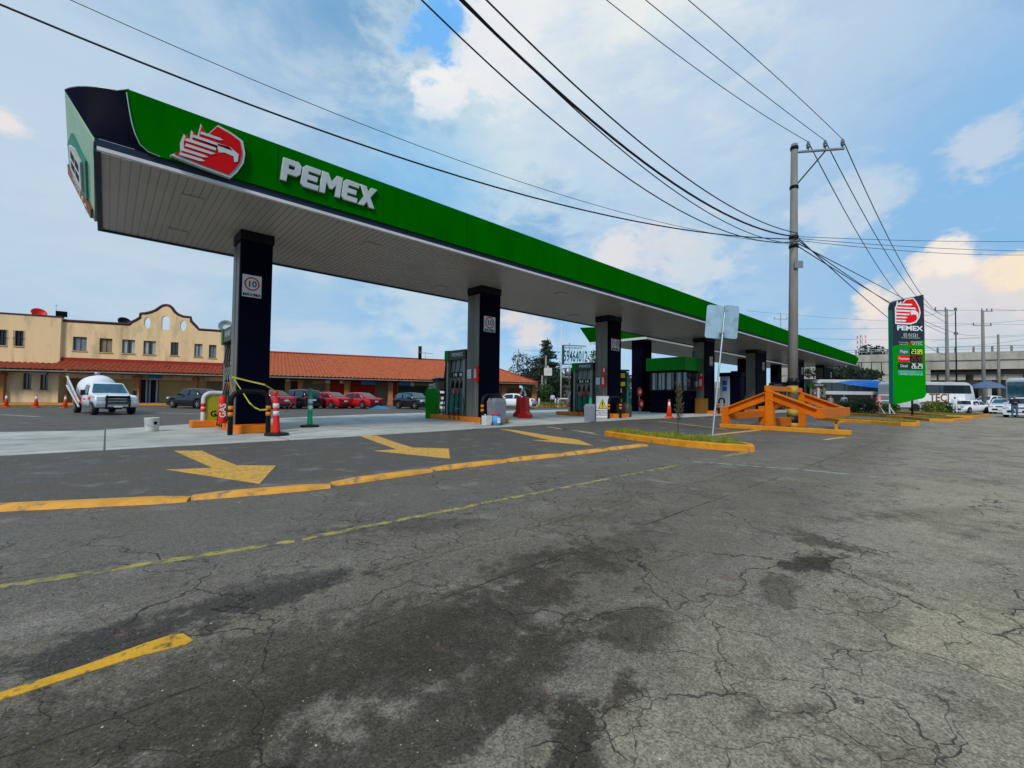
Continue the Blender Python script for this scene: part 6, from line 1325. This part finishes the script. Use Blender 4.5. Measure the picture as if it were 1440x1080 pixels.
# ------------------------------------------------------------------ trees, hedges
p = AT(768, 572, 62); cz = empty('cedar_tree', 'tall dark layered cedar with a spire behind the tiled roof end', 'tree', (p.x, p.y, 0)); Hc = AT(767, 474, 62).z; tb = MB(); fb = MB()
tb.tube([(0, 0, 0), (0, 0, Hc*.5), (.1, 0, Hc)], [.45, .25, .03], 8)
for i in range(44):
    t_ = i/44; z = 1.0+(Hc-1.3)*t_; 
    for k in range(6 if t_ < .8 else 4):
        a = random.uniform(0, 6.28); ln = (4.1*(1-t_)**.75+.35)*random.uniform(.6, 1.1); ln = ln*(1.0 if t_ < .62 else .72); d = Vector((math.cos(a), math.sin(a), random.uniform(-.18, .12)))
        tb.tube([(0, 0, z), Vector((0, 0, z))+d*ln], [.06, .015], 4)
        for q in range(int(10+ln*9)):
            f_ = random.uniform(.15, 1); c_ = Vector((0, 0, z))+d*ln*f_+Vector((random.gauss(0, .22), random.gauss(0, .22), random.gauss(-.08, .08))); s_ = random.uniform(.10, .26)
            u = Vector((random.gauss(0, 1), random.gauss(0, 1), random.gauss(0, .25))).normalized()*s_; v = d.cross(u).normalized()*s_*.35 if d.cross(u).length > .01 else Vector((0, 0, s_))
            fb.add([c_-u, c_+v, c_+u, c_-v], [(0, 1, 2, 3)])
fb.build('crown', leafd, cz); tb.build('trunk', bark, cz)
p = AT(748, 570, 66); tree(p*1, AT(748, 498, 66).z*1.0, 3.6, 'dark evergreen left of the spired cedar', leafd, 3600, .16, .3, 'evergreen_tree', 'dark evergreens behind the tiled roof'); bpy.data.objects['evergreen_tree'].location.z = 0
p = AT(781, 573, 64); o = tree((p.x, p.y, 0), AT(781, 530, 64).z, 2.6, 'low dark tree right of the cedar trunk', leafd, 2200, .15, .25, 'evergreen_tree', 'dark evergreens behind the tiled roof')
p = AT(767.5, 572, 55); bush((p.x, p.y, 0), (2.0, 2.0, AT(767, 540, 55).z), 'tall rounded clipped hedge beside the tiled shops', [leafg], 3200, .09, None, 'clipped_hedge')
p = AT(846, 520, 70); tree((p.x, p.y, 0), AT(846, 490, 70).z, 2.8, 'sparse tree showing between billboard and third column', leafg, 900, .22, .2, 'sparse_tree')
for k, (px, py, D, hy, r_, l) in enumerate(((1189, 575, 75, 513, 7.5, 'dark broad tree under the far end of the canopy'), (1237, 570, 160, 487, 6, 'dark round tree beside the price pylon, above the overpass wall'), (1205, 575, 80, 520, 5, 'dark tree right of the last canopy column'), (1222, 575, 120, 505, 4, 'dark tree against the overpass wall'))):
    if k == 3: continue
    p = AT(px, py, D); tree((p.x, p.y, 0), AT(px, hy, D).z, r_, l, leafk, 4200, .3 if D < 100 else .5, .35, 'broad_tree', 'dark trees beyond the canopy')
for px, py, wpx, ytop, m, l in ((1195, 581, 22, 561, leafg, 'green bush below the blue bus at the left'), (1216, 582, 30, 562, leafg, 'green bush below the blue bus windscreen'), (1178, 580, 16, 566, leafg, 'low bush at the right end of the ramp'), (1311, 580.5, 22, 564, leafy, 'yellow green bush under the TECI lettering'), (1325, 580, 14, 565, leafg, 'dark green bush against the far concrete pole'), (1253, 579, 14, 568, leafg, 'small bush at the foot of the price pylon')):
    g = G(px, py, .1); D = (g-CP).dot(fw); s_ = D/F; o = bush((g.x, g.y, .1), (wpx*s_, 1.4, (py-ytop)*s_), l, [m, leafg], 1500, .075); o.rotation_euler.z = YAW-R(90)
for px, py, D, hh, l in ((757, 572, 52, .5, 'low planting strip left of the hedge'), (785, 574, 45, .6, 'low planting strip right of the hedge')):
    g = AT(px, py, D); o = bush((g.x, g.y, 0), (3.5, 1.2, hh), l, [leafy], 700, .08, 'low planting by the shops', 'ground_shrub'); o.rotation_euler.z = YAW-R(90)
b = MB(); A1 = AT(742, 573, 49); B1 = AT(812, 576, 49); d = (B1-A1); b.box((d.length/2, 0, .12), (d.length, .3, .26)); o = b.build('kerb', kerby, None, (A1.x, A1.y, 0)); o.rotation_euler.z = math.atan2(d.y, d.x); struct(o)
for px, l in ((758, 'white bollard before the clipped hedge'), (781, 'white bollard right of the walking person'), (811, 'white bollard left of the blue sheeting hoop')):
    g = G(px, 573); b = MB(); b.lathe([(.10, 0), (.10, .9), (.05, .98), (0, 1.0)], n=10); tag(b.build('bollard', offw, None, (g.x, g.y, 0)), l, 'bollard', 'white bollards by the shops')
g = G(788, 574); hoop(g.x, g.x+1.4, g.y, 'white hoop rail standing by the lamp post left of the third pump', (offw,), .95, .07, False, 'hoop_rail', 'white hoop rails', YAW-R(90))
# white lamp post, billboard, transformer poles
farpole(788.5, 455, 573, 58, 'slim white pole left of the blue number billboard', .10, (), offw)
farpole(767, 500, 570, 57, 'grey pole carrying a transformer in front of the cedar', .16); p = AT(770.5, 523, 56.5); b = MB(); b.b2((-.5, -.3, -.5), (.5, .3, .5)); b.lathe([(.12, .5), (.05, .8)], (0, 0, 0), 8); o = tag(b.build('transformer_box', offw, None, p, bevel=.05), 'pale transformer box on the pole before the cedar', 'transformer'); o.rotation_euler.z = YAW-R(90)
farpole(762, 528, 572, 56, 'short grey pole left of the transformer pole', .14)
farpole(800, 482, 573, 62, 'thin pole crossing the front of the number billboard', .10, ((4.2, .6, .6),), steel); p = AT(798.5, 523, 62); b = MB(); b.cyl((0, 0, -.6), (0, 0, .6), .45, n=14); tag(b.build('pole_transformer', steel, None, p), 'dark drum transformer on the pole below the billboard', 'transformer')
farpole(811, 500, 573, 63, 'second thin pole in front of the billboard post', .06, (), steel)
p = AT(807, 570, 75); bbd = empty('billboard', 'large pale billboard with dark blue number 59464012 on a blue post', 'billboard', (p.x, p.y, 0), YAW-R(90)+R(14)); s_ = 75/F
z0, z1 = AT(807, 512, 75).z, AT(807, 486.5, 75).z; b = MB(); b.b2((-17*s_, -.3, z0), (17*s_, .3, z1)); b.build('billboard_panel', pm('pale_blue_board', (.55, .75, .82), .5, var=.1), bbd); bl = pm('billboard_blue', (.006, .07, .13), .5)
b = MB(); b.b2((-17.2*s_, -.32, z0-.1), (-16*s_, .7, z1+.1)); b.b2((-17*s_, -.32, z0-.12), (17*s_, .32, z0)); b.b2((-17*s_, -.32, z1), (17*s_, .32, z1+.12)); b.build('billboard_frame', bl, bbd)
text('59464012', 16*s_*1.35, bl, bbd, (.1, -.31, (z0+z1)/2-.3), 'billboard_number', .01, .03, .42); text('RENTA DE ESPACIOS', 3*s_*1.3, bl, bbd, (-2.5*s_, -.31, z1-.35), 'billboard_lettering', .01, 0, .7)
b = MB(); b.cyl((.2, 0, 0), (.2, 0, z0), .32, .28, 12); b.build('billboard_post', bl, bbd)
# lattice mast far left
p = AT(728.5, 570, 190); t = empty('transmission_mast', 'distant transmission mast with three curved cross arms above the tiled roof', 'mast', (p.x, p.y, 0), YAW-R(90)); zt_ = AT(728.5, 491, 190).z; b = MB(); b.cyl((0, 0, 0), (0, 0, zt_), .5, .2, 8); b.build('mast_shaft', steel, t)
for k in range(3): z = AT(728, 496+k*10.5, 190).z; b = MB(); b.tube([(-2.2, 0, z-2.2), (-2.2, 0, z), (-1, 0, z+.5), (0, 0, z), (1, 0, z+.5), (2.2, 0, z), (2.2, 0, z-2.2)], .12, 5); b.build('mast_arm', steel, t)
# cell tower
p = AT(1212, 560, 260); t = empty('telecom_tower', 'distant red and white telecom tower above the canopy end', 'tower', (p.x, p.y, 0)); z0, z1 = AT(1212, 500, 260).z, AT(1212, 471, 260).z; b = MB()
for sx_, sy_ in ((-1, -1), (1, -1), (1, 1), (-1, 1)): b.cyl((sx_*1.2, sy_*1.2, 0), (sx_*.5, sy_*.5, z1), .14, .1, 5)
for k in range(22): z = z1*k/22; w_ = 1.2-.7*k/22; w3 = 1.2-.7*(k+1)/22; b.cyl((-w_, -w_, z), (w3, -w3, z1*(k+1)/22), .2, n=4); b.cyl((w_, w_, z), (-w3, w3, z1*(k+1)/22), .2, n=4)
b.build('tower_lattice', offw, t)
for z in (z1-1, z1-4, z1-7):
    for a in range(6): b = MB(); b.box((2.2*math.cos(a*1.05), 2.2*math.sin(a*1.05), z), (.35, .35, 1.6)); b.build('antenna_panel', redp if a % 2 else offw, t)
# ------------------------------------------------------------------ overpass
PL = AT(1150, 560, 122); PR_ = AT(1500, 560, 100); od = (PR_-PL); od.z = 0; OL = od.length; oa = math.atan2(od.y, od.x)
ov = empty('overpass', 'long concrete road overpass with parapet, railing and girders behind the coaches', 'overpass', (PL.x, PL.y, 0), oa); on = Vector((math.sin(oa), -math.cos(oa), 0))
def OX(px, py, off=0): d = ray(px, py); o = Vector((PL.x, PL.y, 0))+on*off; t = (o-CP).dot(on)/d.dot(on); p = CP+d*t; return ((p-Vector((PL.x, PL.y, 0))).dot(od.normalized()), p.z)
zp1 = OX(1370, 495)[1]; zp0 = OX(1370, 506)[1]; zg0 = OX(1370, 519)[1]; xA = OX(1302, 500)[0]
b = MB(); b.b2((-10, 0, zp0), (OL+20, .5, zp1)); b.build('parapet', concold, ov)
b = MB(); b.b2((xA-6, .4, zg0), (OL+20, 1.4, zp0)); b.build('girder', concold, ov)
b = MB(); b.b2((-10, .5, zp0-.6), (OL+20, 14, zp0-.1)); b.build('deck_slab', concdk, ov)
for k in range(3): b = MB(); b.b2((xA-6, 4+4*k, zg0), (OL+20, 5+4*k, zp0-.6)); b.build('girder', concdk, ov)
b = MB(); b.b2((-10, .25, 0), (OX(1252, 520)[0]+8, 14, zp0)); b.build('retaining_wall', concold, ov)
for px in (1212, 1226, 1240, 1254): x_ = OX(px, 520)[0]; b = MB(); b.b2((x_-.08, .2, 0), (x_+.08, .26, zp0)); b.build('wall_joint', darkin, ov)
for zz in (5.5, 8.0): b = MB(); b.b2((-10, .2, zz), (OX(1252, 520)[0]+8, .26, zz+.12)); b.build('wall_joint', darkin, ov)
zr1 = OX(1370, 487)[1]
b = MB(); b.b2((-10, .1, zr1-.15), (OL+20, .25, zr1)); b.b2((-10, .12, (zr1+zp1)/2), (OL+20, .22, (zr1+zp1)/2+.12)); b.build('railing', steel, ov)
x_ = -8
while x_ < OL+18: b = MB(); b.b2((x_, 0, zp1), (x_+.3, .35, zr1)); b.build('railing_post', concdk, ov); x_ += 3.3
# lower pier caps, piers and second deck behind
for px, wpx in ((1341, 8), (1392, 11), (1424, 6), (1300, 8)):
    a, z_ = OX(px, 530); c_, _ = OX(px+wpx, 530); b = MB(); b.b2((a, 3, 0), (c_, 6, zg0-1.2)); b.b2((a-2, 2.6, zg0-2.6), (c_+2, 12, zg0-1.2)); b.build('pier', concold, ov)
zq = OX(1370, 529)[1]; zq0 = OX(1370, 535)[1]
b = MB(); b.b2((OX(1342, 530)[0], 16, zq0-1.2), (OL+40, 17, zq)); b.build('lower_girder', concold, ov); b = MB(); b.b2((OX(1300, 530)[0]-6, 22, 0), (OL+50, 22.5, zp0-.7)); b.build('underdeck_shade_sheet', darkin, ov)  # the rear sheet is added, its dark colour stands for shade under the deck
# low far town line along the horizon at left and beyond
fw_l = empty('boundary_wall', 'grey boundary wall and sheds far behind the pumps', 'wall', AT(795, 573, 80).xy.to_3d(), YAW-R(90)); b = MB(); b.b2((-3, 0, 0), (60, .4, 3.2)); b.build('wall_panel', concdk, fw_l); b = MB(); b.b2((-2, 3, 0), (9, 9, 5.4)); b.b2((14, 3, 0), (30, 9, 4.4)); b.build('shed_block', concold, fw_l)
